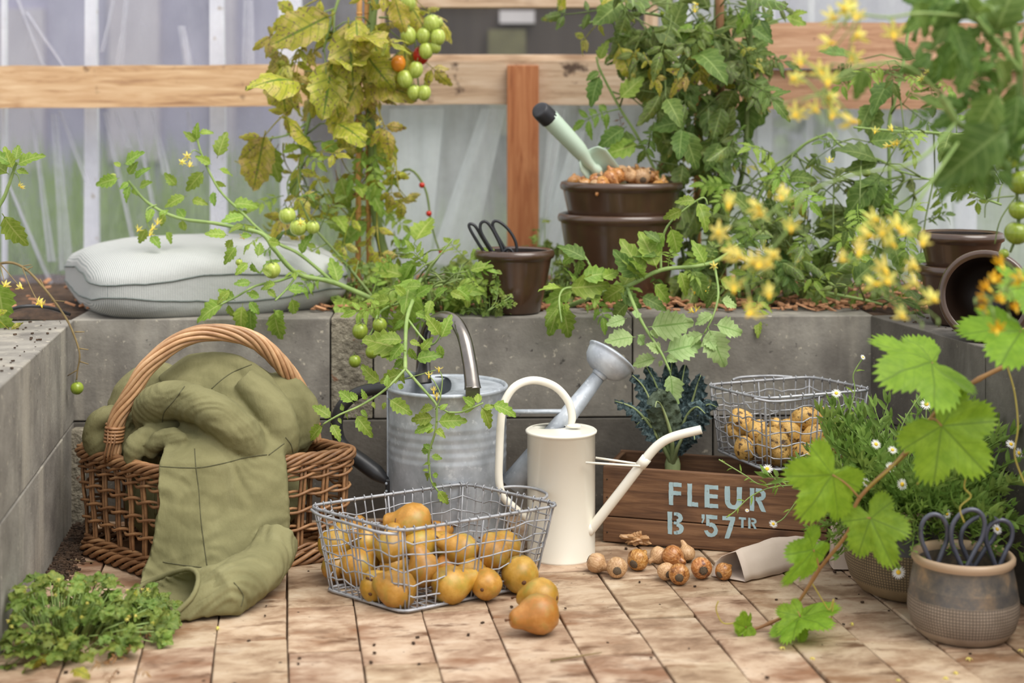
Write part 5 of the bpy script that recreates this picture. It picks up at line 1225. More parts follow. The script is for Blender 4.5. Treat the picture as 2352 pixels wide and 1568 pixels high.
P2.hand(['s', 's', 't'], [(910, 340, 860, 300), (930, 320, 1040, 230), (960, 400, 1010, 320), (1010, 430, 1080, 340), (1040, 490, 1115, 450), (970, 450, 910, 490), (980, 470, 930, 560), (1000, 490, 1010, 560), (900, 420, 730, 460), (1150, 640, 1110, 730), (1230, 680, 1210, 770), (1100, 790, 1050, 900), (1130, 850, 1190, 920), (1240, 820, 1300, 900), (1190, 720, 1250, 660)], Y-.02, z4)
P2.hand(['s', 't'], [(1330, 960, 1265, 900), (1330, 950, 1320, 860), (1340, 900, 1420, 880), (1465, 1070, 1515, 910), (1430, 1110, 1350, 1060), (1470, 1140, 1565, 1170), (1450, 1220, 1510, 1260), (1380, 1150, 1270, 1270), (1440, 1290, 1440, 1370), (1200, 1260, 1120, 1180), (1260, 1320, 1130, 1370), (1290, 1350, 1370, 1360), (1250, 1480, 1200, 1400), (1230, 1480, 1240, 1558), (1560, 1380, 1720, 1360), (1520, 1490, 1640, 1420)], Y, zz1)
P2.hand(['s', 'f'], [(1540, 60, 1410, 40), (1570, 80, 1530, 160), (1600, 130, 1520, 230), (1620, 60, 1690, 60), (1700, 240, 1730, 330), (1680, 240, 1600, 310), (1700, 380, 1600, 380), (1590, 500, 1490, 430), (1530, 510, 1330, 590), (1540, 520, 1560, 610), (1640, 520, 1610, 690), (1680, 500, 1740, 580), (1690, 540, 1690, 700), (1760, 480, 1680, 450), (1850, 560, 1880, 760), (1850, 560, 1920, 640), (1930, 430, 2060, 420), (1970, 480, 2000, 600), (1870, 390, 1760, 400), (1840, 340, 1780, 290), (1700, 420, 1720, 480), (1740, 210, 1760, 110), (1800, 100, 1890, 110), (1560, 430, 1470, 500), (1800, 420, 1860, 470)], Y-.12, z1)
P2.along(s6, .03, ['f', 'm'], .09, .4); P2.along(s3, .05, ['s', 'f'], .06, .4, 0, .5); P2.along(s2, .05, ['s', 'f'], .06, .3, 0, .6)
for px, py, r, yy in [(660, 495, 20, Y+.02), (685, 522, 20, Y), (718, 522, 16, Y), (625, 620, 19, Y-.1), (549, 602, 8, Y-.1), (260, 404, 7, Y)]: P2.tomato(at(px, py, yy), r*Y/F, 'g', 1.0)
for px, py in [(430, 358), (436, 380), (418, 372), (350, 525), (345, 538), (318, 527), (362, 512), (690, 512), (560, 545), (515, 608)]: P2.flower(at(px, py, Y-.03), .011)
P2.stem([(463, 354, Y), (445, 345, Y-.02), (432, 365, Y-.02)], .0015, .001); P2.stem([(360, 470, Y), (338, 480, Y-.02), (336, 505, Y-.02), (345, 525, Y-.02)], .0018, .001)

# ------------------------------------------------------------------ tomato shoot hanging over the watering can
Y = 3.0
P3 = Plant('tomato_plant', 'tomato shoot hanging down in front of the galvanised watering can', at(990, 700, Y+.06))
z3 = conv(700, 640, 3.016); z5 = conv(780, 520, 2.94)
a3 = P3.stem([(990, 705, Y+.06), (975, 640, Y+.03), (958, 660, Y-.02), (948, 690, Y-.08), (935, 731, Y-.16), (931, 792, Y-.22), (931, 847, Y-.3)], .0045, .0042)
b3 = P3.stem([(931, 847, Y-.3), (885, 894, Y-.32), (830, 930, Y-.33), (780, 952, Y-.34), (742, 974, Y-.34)], .0028, .0017)
c3 = P3.stem([(931, 847, Y-.3), (970, 891, Y-.33), (1000, 926, Y-.345), (1003, 945, Y-.35), (1000, 990, Y-.345), (985, 1040, Y-.34), (986, 1072, Y-.335), (990, 1103, Y-.335), (1008, 1130, Y-.335), (1024, 1150, Y-.335)], .003, .0013)
d3 = P3.stem([(1030, 947, Y-.35), (1060, 946, Y-.35), (1085, 936, Y-.35), (1110, 925, Y-.35)], .0022, .0016); P3.stem([(1000, 930, Y-.345), (1030, 947, Y-.35)], .0016, .0016)
e3 = P3.stem([(970, 645, Y+.02), (1000, 600, Y), (1040, 548, Y)], .003, .0015); f3 = P3.stem([(960, 665, Y), (1010, 655, Y-.01), (1060, 640, Y-.01)], .003, .0015)
g3 = P3.stem([(935, 731, Y-.16), (985, 790, Y-.22), (1010, 770, Y-.23), (1003, 735, Y-.23)], .0025, .0014); h3 = P3.stem([(900, 700, Y), (870, 720, Y-.08), (855, 760, Y-.1), (830, 790, Y-.1)], .003, .0018); P3.stem([(960, 670, Y), (930, 690, Y), (900, 700, Y), (850, 690, Y)], .003, .002)
bushy(P3, [pxp([(760, 690, Y+.15), (860, 650, Y+.15), (960, 620, Y+.12), (1060, 610, Y+.15)]), a3[:8], f3, e3], 44, ['f', 's', 's'], .075, .1, lambda x, y: 740 < x < 1080 and 540 < y < 715, (2.96, 3.35), 6)
P3.hand(['s', 't'], [(530, 720, 390, 630), (570, 760, 570, 680), (640, 730, 690, 760), (340, 860, 240, 775), (370, 850, 320, 790), (430, 840, 400, 790), (190, 970, 75, 880), (130, 1010, 30, 1100), (350, 940, 445, 1065), (180, 1000, 240, 1095), (580, 830, 715, 920), (560, 850, 540, 900), (380, 910, 435, 945), (300, 930, 280, 970), (270, 920, 250, 870), (230, 960, 250, 995), (470, 850, 480, 885)], Y-.335, z3)
P3.hand(['s', 't'], [(940, 400, 870, 285), (940, 420, 1000, 275), (930, 450, 945, 545), (800, 500, 870, 430), (760, 560, 910, 520), (720, 430, 790, 450), (690, 430, 540, 395), (700, 500, 420, 405), (680, 540, 500, 480), (690, 560, 610, 600), (690, 640, 640, 540), (700, 650, 530, 700), (650, 620, 670, 700), (720, 470, 760, 560), (690, 440, 600, 540)], Y-.26, z3)
P3.hand(['s', 'f'], [(590, 170, 315, 210), (600, 150, 470, 150), (690, 60, 790, 40), (760, 120, 860, 60), (880, 140, 850, 230), (760, 230, 850, 260), (740, 200, 600, 340), (900, 120, 960, 70), (700, 290, 620, 330), (1000, 90, 1090, 120), (1040, 60, 1160, 130), (700, 120, 640, 60)], Y-.08, z3)
P3.hand(['s'], [(900, 890, 800, 900), (930, 910, 980, 870), (900, 960, 750, 975), (910, 990, 1090, 975), (900, 1010, 770, 1050), (910, 1040, 950, 1070), (900, 1040, 850, 1060), (1180, 900, 1080, 890), (1230, 900, 1300, 880), (1220, 880, 1300, 1010), (1200, 870, 1200, 790), (1290, 870, 1450, 910), (1180, 880, 1120, 830)], Y-.35, z3)
P3.hand(['s'], [(880, 1190, 800, 1180), (890, 1180, 830, 1150), (870, 1230, 945, 1240), (875, 1280, 820, 1280), (870, 1350, 820, 1390), (860, 1330, 820, 1320), (880, 1360, 930, 1360), (880, 1410, 915, 1440), (920, 1460, 985, 1550)], Y-.34, z3)
for px, py, r in [(827, 760, 18.5), (815, 829, 14.5), (854, 808, 15), (872, 746, 17)]: P3.tomato(at(px, py, Y-.1), r*Y/F*.96, 'd', 1.05)
P3.stem([(930, 870, Y-.31), (1000, 850, Y-.35)], .001, .001); fs = P3.stem([(1000, 940, Y-.36), (1012, 910, Y-.365), (1000, 880, Y-.365), (985, 862, Y-.365)], .0014, .001); P3.stem([(1012, 910, Y-.365), (1016, 870, Y-.365), (1008, 848, Y-.365)], .0012, .001)
for px, py in [(1008, 848), (985, 862), (996, 898), (1003, 912)]: P3.flower(at(px, py, Y-.367), .0095, V((0, -.3, -1)))

# ------------------------------------------------------------------ tomato hanging over the right of the middle wall
Y = 2.98
P4 = Plant('tomato_plant', 'tomato plant with pale hanging leaves draped over the wall above the kale', at(1330, 700, Y+.14))
a4 = P4.stem([(1300, 705, Y+.12), (1385, 673, Y+.02), (1440, 658, Y-.01), (1518, 620, Y-.01), (1596, 612, Y+.0), (1647, 598, Y+.04), (1700, 560, Y+.1)], .0055, .004)
b4 = P4.stem([(1440, 660, Y-.01), (1460, 710, Y-.07), (1481, 751, Y-.1), (1518, 809, Y-.12), (1539, 853, Y-.13)], .0045, .0022)
c4 = P4.stem([(1640, 605, Y), (1650, 670, Y-.05), (1640, 720, Y-.08), (1618, 765, Y-.09)], .003, .0018); d4 = P4.stem([(1385, 673, Y+.02), (1310, 660, Y-.03), (1285, 680, Y-.06), (1290, 740, Y-.08)], .003, .0018)
e4 = P4.stem([(1518, 620, Y-.01), (1520, 560, Y), (1540, 510, Y), (1610, 455, Y), (1625, 470, Y)], .003, .0016); f4 = P4.stem([(1385, 673, Y+.02), (1350, 600, Y+.1), (1320, 560, Y+.16)], .003, .0016)
P4.hand(['sp'], [(1940, 620, 1820, 660), (2000, 625, 2010, 560), (2080, 680, 2352, 650), (2000, 745, 1825, 765), (2010, 730, 2050, 790), (2090, 700, 2150, 740), (2140, 885, 2000, 930), (2190, 850, 2420, 790), (2180, 840, 2100, 800), (2180, 900, 2160, 940), (2230, 980, 2270, 1210), (2200, 880, 2260, 900)], Y-.11, z5)
P4.hand(['p', 'sp'], [(1640, 745, 1700, 760), (1625, 750, 1660, 830), (1640, 720, 1600, 740), (1618, 765, 1570, 790), (1618, 765, 1640, 800), (1655, 690, 1690, 700)], Y-.09)
P4.hand(['s', 'sm', 'f'], [(1300, 662, 1390, 655), (1320, 665, 1260, 690), (1285, 680, 1270, 760), (1290, 700, 1310, 770), (1300, 690, 1300, 720), (1330, 640, 1400, 620), (1380, 640, 1420, 620), (1440, 655, 1385, 690), (1470, 640, 1420, 590), (1480, 640, 1440, 560), (1510, 620, 1480, 540), (1515, 590, 1450, 570), (1520, 560, 1490, 530), (1530, 530, 1490, 580), (1540, 520, 1560, 580), (1570, 480, 1530, 500), (1600, 460, 1630, 520), (1600, 460, 1560, 460), (1500, 650, 1540, 690), (1450, 690, 1400, 730), (1470, 680, 1520, 700), (1560, 620, 1580, 670), (1590, 615, 1620, 680), (1620, 610, 1600, 560), (1650, 640, 1700, 660), (1650, 660, 1620, 700), (1420, 670, 1470, 700), (1350, 600, 1300, 560), (1330, 580, 1290, 600), (1330, 590, 1330, 640)], Y-.03)
P4.along(a4, .03, ['f', 'm', 's'], .07, .6); P4.along(d4, .04, ['s'], .05, .6)
for px, py in [(1596, 670), (1620, 665), (1600, 710), (1590, 715), (1640, 610)]: P4.flower(at(px, py, Y-.02), .011)

# ------------------------------------------------------------------ dense mottled tomato and the green one beside it
Y = 3.38
P5 = Plant('tomato_plant', 'dense tomato plant of curled mottled leaves growing up the brown stake', at(1570, 690, Y))
q1 = P5.stem([(1570, 700, Y), (1590, 560, Y), (1625, 400, Y), (1640, 200, Y), (1650, -60, Y)], .011, .008, M_stem2)
q2 = P5.stem([(1600, 690, Y-.03), (1660, 520, Y-.04), (1705, 400, Y-.05), (1716, 250, Y-.05), (1722, 130, Y-.05), (1730, -50, Y-.05)], .007, .005, M_stem2)
q3 = P5.stem([(1580, 640, Y-.03), (1545, 480, Y-.05), (1501, 384, Y-.06), (1460, 306, Y-.06), (1426, 252, Y-.06), (1379, 163, Y-.06), (1370, 130, Y-.06)], .005, .0025)
q4 = P5.stem([(1640, 180, Y), (1560, 60, Y-.03), (1480, 30, Y-.04), (1400, 40, Y-.05), (1330, 60, Y-.05)], .005, .0025); q5 = P5.stem([(1530, 200, Y-.05), (1526, 120, Y-.05), (1535, -20, Y-.05)], .004, .003); q6 = P5.stem([(1716, 80, Y-.05), (1760, 55, Y-.06), (1820, 35, Y-.06)], .0025, .0015)
P5.stem([(1640, 250, Y), (1560, 240, Y-.03), (1530, 200, Y-.05)], .003, .003)
bushy(P5, [q1, q1, q2, q4, q5, q3], 175, ['o', 'o', 'so', 'so', 'm', 'y', 'sm'], .112, .2, lambda x, y: (1380+max(0, y-250)*.45 < x < 1770-.1*max(0, 200-y)) and y < 640 and not (y > 130 and x < 1500) and not (x < 1460 and 20 < y) and not (x > 1745 and y < 140) and not (1270 < x < 1570 and y > 330), (3.12, 3.6), 1)
P5.hand(['so'], [(1640, 300, 1625, 400), (1690, 200, 1660, 260), (1660, 240, 1640, 310), (1600, 350, 1660, 350), (1750, 160, 1755, 250), (1650, 330, 1690, 300), (1570, 370, 1560, 440), (1680, 360, 1640, 400), (1700, 140, 1640, 180), (1540, 190, 1500, 260), (1590, 120, 1560, 200), (1500, 250, 1580, 290), (1520, 210, 1490, 270)], Y-.12, dy=.05)
P5.hand(['y', 'o'], [(1400, 40, 1320, 90), (1390, 20, 1270, 20), (1440, 30, 1420, 90), (1400, 50, 1440, 160), (1480, 60, 1510, 140), (1420, 100, 1450, 170), (1300, -20, 1270, 20), (1430, 120, 1520, 150)], Y-.07)
P5.hand(['t', 'f', 'm'], [(1379, 163, 1350, 180), (1375, 140, 1390, 100), (1379, 170, 1355, 230), (1426, 250, 1330, 280), (1440, 290, 1380, 330), (1420, 230, 1470, 180), (1470, 320, 1400, 320), (1470, 330, 1400, 350), (1730, 10, 1700, 60), (1820, 35, 1845, 25), (1800, 40, 1850, 50), (1760, 55, 1770, 20), (1725, 110, 1690, 130), (1722, 60, 1770, 90), (1590, 60, 1640, 80), (1590, 50, 1560, 90), (1720, -10, 1740, 30)], Y-.1)
P5.hand(['d'], [(1420, 260, 1440, 300), (1580, 400, 1600, 440), (1500, 370, 1560, 410)], Y-.05)
for px, py in [(1596, 25), (1600, 10)]: P5.flower(at(px, py, Y-.1), .011)
P5.tomato(at(1521, 30, Y-.08), .0055, 'd', 1)
Y = 3.22
P6 = Plant('tomato_plant', 'leafy green tomato plant sprawling along the right end of the bed', at(1800, 690, Y))
w1 = P6.stem([(1800, 690, Y), (1845, 598, Y-.02), (1892, 571, Y-.03), (1977, 520, Y-.03), (2080, 460, Y-.02), (2160, 400, Y)], .006, .003)
w2 = P6.stem([(1780, 690, Y), (1760, 560, Y+.02), (1740, 460, Y+.04), (1800, 380, Y+.05), (1850, 330, Y+.04), (1906, 306, Y+.02)], .006, .003)
w3 = P6.stem([(2040, 690, Y), (2028, 510, Y), (2045, 463, Y), (2076, 405, Y-.02), (2028, 371, Y-.03), (1977, 355, Y-.03), (1930, 333, Y-.03), (1906, 306, Y-.03)], .0045, .0028)
w4 = P6.stem([(2500, 320, Y-.25), (2300, 327, Y-.15), (2253, 316, Y-.12), (2130, 304, Y-.08), (2055, 301, Y-.06), (1960, 292, Y-.05)], .0048, .0025)
w5 = P6.stem([(2045, 463, Y), (2042, 292, Y+.05), (2055, 231, Y+.05), (2072, 163, Y+.06), (2090, 40, Y+.06)], .005, .0035); w6 = P6.stem([(1848, 360, Y), (1889, 401, Y), (1926, 413, Y), (1990, 420, Y)], .003, .0028, M_stem2); w7 = P6.stem([(1840, 650, Y-.05), (1892, 670, Y-.08), (1977, 687, Y-.1), (2045, 704, Y-.11)], .0045, .003); P6.stem([(1990, 420, Y), (2076, 405, Y-.02)], .003, .003)
w8 = P6.stem([(2300, 470, Y-.2), (2160, 420, Y-.1), (2055, 390, Y-.05)], .003, .002); w9 = P6.stem([(1700, 690, Y), (1690, 600, Y), (1720, 540, Y), (1700, 470, Y)], .004, .002)
bushy(P6, [w1, w1, w2, w2, w3, w7, w9, w6], 150, ['m', 'f', 'f', 't', 'o', 'sm', 's', 'so'], .085, .18, lambda x, y: 1590 < x < 2120 and 235+max(0, x-1800)*.35 < y < 705, (2.98, 3.55), 2)
bushy(P6, [w4, w5, w3, w8], 40, ['m', 'f', 'sm', 'sm'], .085, .12, lambda x, y: 1900 < x < 2352 and 120 < y < 470 and not (2120 < x and y > 430), (2.9, 3.45), 3)
for px, py in [(2010, 302), (2048, 297), (2052, 330), (2040, 335), (2060, 328), (2132, 165), (2118, 180), (1905, 370), (1990, 600)]: P6.flower(at(px, py, Y-.12), .012)
P6.tomato(at(1990, 397, Y-.03), .009, 'd', 1)

# ------------------------------------------------------------------ nearer tomato with yellow flower trusses, upper right
Y = 1.78
P7 = Plant('tomato_plant', 'nearest tomato plant hanging in from the right with trusses of yellow flowers', V((1.22, 2.0, ZT)))
n1 = P7.stem([V((1.22, 2.0, ZT)), V((1.15, 1.98, .7)), V((.9, 1.95, .98))]+pxp([(2520, -120, 1.95), (2338, -20, 1.9), (2344, 170, 1.9), (2338, 245, 1.9), (2287, 280, 1.88), (2225, 292, 1.87), (2198, 279, 1.86), (2161, 218, 1.85)], 5), .0065, .005)
n2 = P7.stem([(2344, 170, 1.9), (2300, 110, 1.88), (2240, 40, 1.86), (2180, -60, 1.85)], .005, .004)
def truss(l, fl, r=.0158, me=None, YY=Y):
    P = P7.stem(l, .0024, .0014, n=4, name='flower_stalk')
    for px, py in fl:
        p = at(px, py, YY+R.uniform(-.03, .03)); bs = min(P, key=lambda q: (q-p).length)
        MB().tube([bs, bs.lerp(p, .5)+V((0, 0, .006)), p+V((0, .006, .006))], [.0013, .001, .0012], 5).build('flower_stalk', M_stem, P7.r)
        P7.flower(p, r*R.uniform(.85, 1.15), V((R.uniform(-.7, .7), -.8, R.uniform(-.9, .1))), me)
        if R.random() < .6:
            b_ = p+V((R.uniform(-.03, .03), R.uniform(-.01, .02), R.uniform(-.035, .005))); inst('bud', bud_me, T(*b_) @ Matrix.Rotation(R.uniform(2.2, 3.6), 4, 'X') @ Matrix.Scale(.009, 4), P7.r); MB().tube([bs, b_], .0008, 4).build('flower_stalk', M_stem, P7.r)
truss([(2161, 218, 1.85), (2080, 150, Y), (1985, 150, Y), (1930, 175, Y), (1880, 215, Y)], [(1838, 143), (1824, 180), (1902, 187), (1906, 224), (1872, 252), (1828, 262), (1912, 265), (1957, 279), (1960, 133), (1885, 165)])
truss([(2240, 40, 1.86), (2120, 30, Y), (2040, 40, Y), (1965, 30, Y)], [(1970, 82), (1906, 99), (2052, 78), (1953, 10), (1967, 40), (1912, 41), (1940, 20)])
truss([(2198, 279, 1.86), (2103, 371, Y), (1960, 401, Y), (1848, 442, Y), (1790, 470, Y), (1740, 520, Y)], [(1674, 469), (1746, 490), (1797, 452), (1817, 522), (1651, 534), (1740, 475)])
truss([(1848, 442, Y), (1800, 540, Y), (1750, 590, Y), (1710, 640, Y)], [(1688, 581), (1729, 602), (1763, 605), (1776, 585), (1685, 659), (1766, 676), (1725, 717), (1700, 590), (1745, 606)])
truss([(2225, 292, 1.87), (2130, 430, Y), (2060, 540, Y), (2020, 600, Y), (1990, 650, Y)], [(2008, 503), (2062, 520), (1994, 540), (2028, 535), (2076, 534), (1974, 578), (1936, 595), (2032, 619), (2038, 645), (2100, 612), (2008, 652), (2103, 653), (2120, 557), (2144, 687), (2072, 726), (2050, 560)])
truss([(2440, 520, 1.9), (2370, 600, 1.85), (2310, 660, 1.82), (2270, 690, 1.82)], [(2300, 608), (2283, 642), (2270, 663), (2300, 690), (2263, 712), (2334, 710), (2290, 758), (2262, 687), (2345, 640)], .0125, FL2, 1.82)
P7.hand(['k', 'sk'], [(2240, 40, 2120, -10), (2260, 70, 2120, 120), (2300, 110, 2200, 230), (2338, 200, 2180, 260), (2338, 245, 2170, 380), (2344, 170, 2250, 120), (2344, 60, 2270, 20), (2344, 120, 2420, 200), (2300, 300, 2200, 420), (2340, 300, 2260, 400), (2161, 218, 2090, 130), (2198, 279, 2130, 200), (2225, 292, 2240, 390), (2338, -10, 2240, 60), (2200, 20, 2140, 90), (2340, 200, 2330, 340), (2350, 250, 2390, 400)], 1.87)
P7.hand(['sk', 'sm'], [(2090, 0, 2150, 70), (2180, 40, 2230, 140), (2250, 120, 2200, 200), (1985, 150, 1975, 220), (2330, 280, 2170, 400), (2290, 130, 2330, 200), (2225, 0, 2170, 60), (2300, 200, 2230, 320)], 1.83)
P7.along(n2, .04, ['k', 'sk'], .08, .7); P7.hand(['k', 'sk', 'sk'], [(2340, 60, 2230, 10), (2340, 100, 2200, 90), (2340, 150, 2260, 200), (2200, -20, 2110, 40), (2280, 90, 2290, 190), (2338, 30, 2400, 110), (2338, 230, 2270, 330), (2250, 60, 2150, 180), (2161, 218, 2140, 290), (2160, 0, 2080, 60), (2300, 270, 2350, 390), (2338, 180, 2330, 290)], 1.95, dy=.06); tk = P7.stem([(2400, 300, 2.0), (2345, 330, 2.2), (2335, 420, 2.25), (2338, 520, 2.25), (2320, 580, 2.25)], .0035, .002, M_stem2, name='truss_stalk')
for px, py, r in [(2312, 362, 30), (2345, 418, 30), (2340, 482, 23), (2335, 535, 28), (2306, 582, 12)]: P7.tomato(at(px, py, 2.24), r*2.24/F, 'd', .95)
P7.stem([(2400, 380, 2.2), (2352, 430, 2.3), (2300, 500, 2.3), (2285, 560, 2.3)], .0018, .001, M_stem2, name='truss_stalk'); P7.stem([(2330, 450, 2.3), (2270, 460, 2.3), (2262, 500, 2.3)], .0015, .0008, M_stem2, name='truss_stalk')

# ------------------------------------------------------------------ sprig and drooping branch at the left edge
Y = 2.86
P8 = Plant('tomato_plant', 'thin tomato branch at the left wall ending in one hanging green tomato', V((-1.12, 2.9, ZT)))
v1 = P8.stem([(-190, 740, 2.9), (-90, 640, Y), (0, 605, Y), (50, 612, Y), (100, 660, Y), (150, 728, Y), (172, 775, Y), (183, 815, Y), (178, 850, Y), (176, 872, Y)], .0034, .0014, M_twig)
for l in ([(60, 616), (48, 612), (72, 608)], [(58, 622), (75, 612)], [(105, 668), (92, 640)], [(118, 690), (148, 692)], [(172, 762), (194, 762)], [(182, 800), (203, 803)], [(183, 830), (203, 836)], [(180, 848), (155, 863)]): P8.stem([(x, y, Y) for x, y in l], .0016, .001, M_twig, 3, 'twig')
P8.tomato(at(177, 891, Y), 15*Y/F, 'd', 1.0)
v2 = P8.stem([(-190, 740, 2.9), (-60, 560, Y), (0, 470, Y), (18, 430, Y), (30, 395, Y), (38, 372, Y)], .005, .0028)
P8.hand(['s', 't'], [(30, 390, 10, 345), (34, 372, 42, 335), (36, 380, 85, 352), (36, 390, 60, 395), (20, 400, -20, 370), (5, 490, 50, 560), (0, 480, -30, 500), (-10, 720, 30, 775), (-10, 640, 15, 740), (30, 380, -10, 350)], Y-.02)
P8.hand(['y'], [(-30, 700, 40, 770)], Y-.05)
for px, py in [(45, 425), (50, 430)]: P8.flower(at(px, py, Y-.01), .007)
for px, py in [(88, 695), (95, 700), (12, 655), (48, 660)]: P8.flower(at(px, py, Y-.05), .012)
P8.stem([(30, 395, Y), (42, 405, Y), (46, 425, Y)], .0012, .0008); P8.stem([(50, 612, Y), (70, 660, Y-.03), (88, 695, Y-.05)], .0012, .0008, M_twig); P8.stem([(0, 605, Y), (12, 655, Y-.04)], .0012, .0008, M_twig); P8.stem([(0, 605, Y), (30, 640, Y-.03), (48, 660, Y-.05)], .0012, .0008, M_twig)
P8.stem([(-90, 640, Y), (-60, 760, 2.7), (-15, 850, 2.6), (12, 900, 2.58)], .0014, .0009, M_twig); P8.flower(at(12, 908, 2.57), .012); P8.flower(at(8, 868, 2.58), .010)
o = MB().tube(pxp([(-120, 770, 2.95), (0, 722, 2.93), (50, 704, 2.92), (110, 706, 2.95), (160, 722, 3.0)]), .0035, 7).build('drip_hose', M_blacktube); tag(o, 'thin black hose arching over the left bed beside the cushion', 'hose')
# ------------------------------------------------------------------ kale in the crate
M_kale = mat('kale_leaf', [(.30, rgb(34,50,54)), (.48, rgb(60,82,86)), (.68, rgb(116,136,138))], scale=120, detail=4, rough=.6, bmp=1, bscale=150, bd=.008, rnd=.12, trans=.12)
M_kale_b = mat('kale_leaf_back', [(.3, rgb(62,74,58)), (.6, rgb(84,98,78)), (.8, rgb(108,120,96))], scale=80, rough=.7, bmp=.7, bscale=150, bd=.004, trans=.12)
M_rib = mat('kale_rib', [(.3, rgb(126,144,92)), (.7, rgb(160,172,120))], scale=20, rough=.6)
kb = at(1545, 1066, 2.89)
kale = thing('kale_plant', 'dark blue green crinkled kale standing in the left of the brown crate', 'kale', kb)
def kale_leaf(path, W, seed, face=(0, -1, .2), back=False, curl=.8, t0=.22):
    P = resample(cr([at(*p) for p in path], 8), 44); mb = MB(); rows, uv = [], []
    for i, p in enumerate(P):
        s = i/43
        if s < t0: continue
        t = (s-t0)/(1-t0); tg = (P[min(i+1, 43)]-P[max(i-1, 0)]).normalized(); n = V(face)-tg*V(face).dot(tg); n.normalize(); b = tg.cross(n)
        w = W*1.22*(sin(pi*min(1, (t*.90+.07)))**.6); row = []
        for k in range(17):
            u = k/8-1; a = u*curl; x = w*sin(a)/curl if curl else w*u; z = -w*(1-cos(a))/max(curl, .1)
            bmpz = .0052*noise.noise(V((u*4.2*W*46, s*34, seed)))*(1-.3*(abs(u) < .1))+.0105*sin(s*62+seed*2+u*3)*max(0, abs(u)-.55)+.0028*noise.noise(V((u*9, s*80, seed+9)))
            row.append(p+b*(x+.0035*noise.noise(V((s*40, u, seed+3)))*abs(u))+n*(z+bmpz*1.25)); uv.append((s, (u+1)/2))
        rows.append(row)
    mb.grid(rows, uv=uv); lf = mb.build('leaf', M_kale_b if back else M_kale, kale)
    n0 = V(face).normalized()*(.0012)
    MB().tube([p+n0*(1.6 if back else 1) for p in P], lambda t: .0048*(1-t)+.0008, 7).build('midrib', M_rib, lf)
Y = 2.885
B0 = (1545, 1066, Y)
kale_leaf([B0, (1538, 1010, Y+.01), (1538, 930, Y+.02), (1540, 870, Y+.02), (1543, 828, Y+.01)], .019, 1)
kale_leaf([B0, (1535, 990, Y), (1515, 910, Y+.01), (1500, 870, Y+.01), (1484, 842, Y)], .017, 2, (.3, -1, .2))
kale_leaf([B0, (1555, 990, Y+.01), (1562, 920, Y+.02), (1566, 880, Y+.02), (1574, 838, Y+.02)], .016, 3, (-.3, -1, .1))
kale_leaf([B0, (1565, 1000, Y), (1585, 940, Y+.01), (1600, 890, Y), (1610, 862, Y-.01)], .021, 4, (-.6, -1, .2))
kale_leaf([B0, (1525, 1000, Y-.01), (1500, 940, Y-.01), (1478, 890, Y-.01), (1452, 862, Y-.02)], .019, 5, (.5, -.8, .4))
kale_leaf([B0, (1518, 1020, Y-.02), (1490, 975, Y-.03), (1455, 938, Y-.04), (1412, 922, Y-.05)], .020, 6, (.3, -.5, .9))
kale_leaf([B0, (1570, 1010, Y-.01), (1598, 960, Y-.02), (1625, 930, Y-.03), (1646, 935, Y-.04)], .023, 7, (-.5, -.6, .7))
kale_leaf([B0, (1562, 1000, Y-.02), (1578, 955, Y-.03), (1600, 935, Y-.05), (1620, 950, Y-.07)], .019, 8, (-.3, -.8, .6))
kale_leaf([B0, (1543, 1010, Y-.03), (1532, 965, Y-.04), (1518, 930, Y-.05), (1508, 922, Y-.075), (1505, 935, Y-.09)], .026, 9, (0, -1, .1), True, .5, .3)
kale_leaf([B0, (1530, 1020, Y-.01), (1508, 990, Y-.02), (1482, 960, Y-.03), (1462, 975, Y-.05)], .018, 10, (.4, -.8, .5))
kale_leaf([B0, (1552, 1030, Y+.01), (1556, 980, Y+.015), (1550, 930, Y), (1545, 905, Y-.01)], .019, 11)
kale_leaf([B0, (1556, 1030, Y-.03), (1572, 1000, Y-.045), (1590, 985, Y-.06), (1596, 1010, Y-.075)], .018, 12, (-.4, -1, .3))
MB().tube([kb+V((0, 0, -.09)), kb, kb+V((0, 0, .012))], [.012, .015, .012], 10).build('stem', M_rib, kale)

# ------------------------------------------------------------------ grapevine
def grape_me(seed):
    rr = random.Random(seed); mb = MB(); NA, rows, uv = 128, [], []
    lobes = [(0, 1.0), (1.0, .9), (-1.0, .9), (1.95, .72), (-1.95, .72)]
    def rad(a):
        r = 0
        for c, h in lobes: r = max(r, h*math.exp(-(abs(a-c)/.74)**2.4))
        r = max(r, .5*(1-.65*max(0, abs(a)-2.3)/.84)); k = abs(math.modf(a*NA/(2*pi)/2+50)[0]-.5)*2
        return r
    for q in range(9):
        s = (q/8)**.9; row = []
        for k in range(NA):
            a = -pi+2*pi*k/NA; r = rad(a)*(1+(.075 if k % 2 else -.05)*(q == 8))*s
            if abs(a) > 2.75: r *= .55+.2*(pi-abs(a))
            rib = min(abs(a-c) for c, _ in lobes); x, y = sin(a)*r, cos(a)*r
            z = -.16*r*r+.055*r*min(1, rib*3)+.05*noise.noise(V((x*2.6, y*2.6, seed)))+.02*noise.noise(V((x*8, y*8, seed)))+.05*sin(a*3+seed)*s*s
            row.append(V((x*.62, y*.62, z*.7))); uv.append((s, (a+pi)/(2*pi)))
        rows.append(row)
    mb.grid(rows, cu=True, uv=uv); return mb.mesh('leaf', L_grape)
GL_ = [grape_me(k) for k in range(4)]
Yv = 2.2
gv = thing('grapevine', 'trailing grapevine with large lobed leaves crossing in front of the daisy pot', 'vine', V((1.05, 2.15, ZT)))
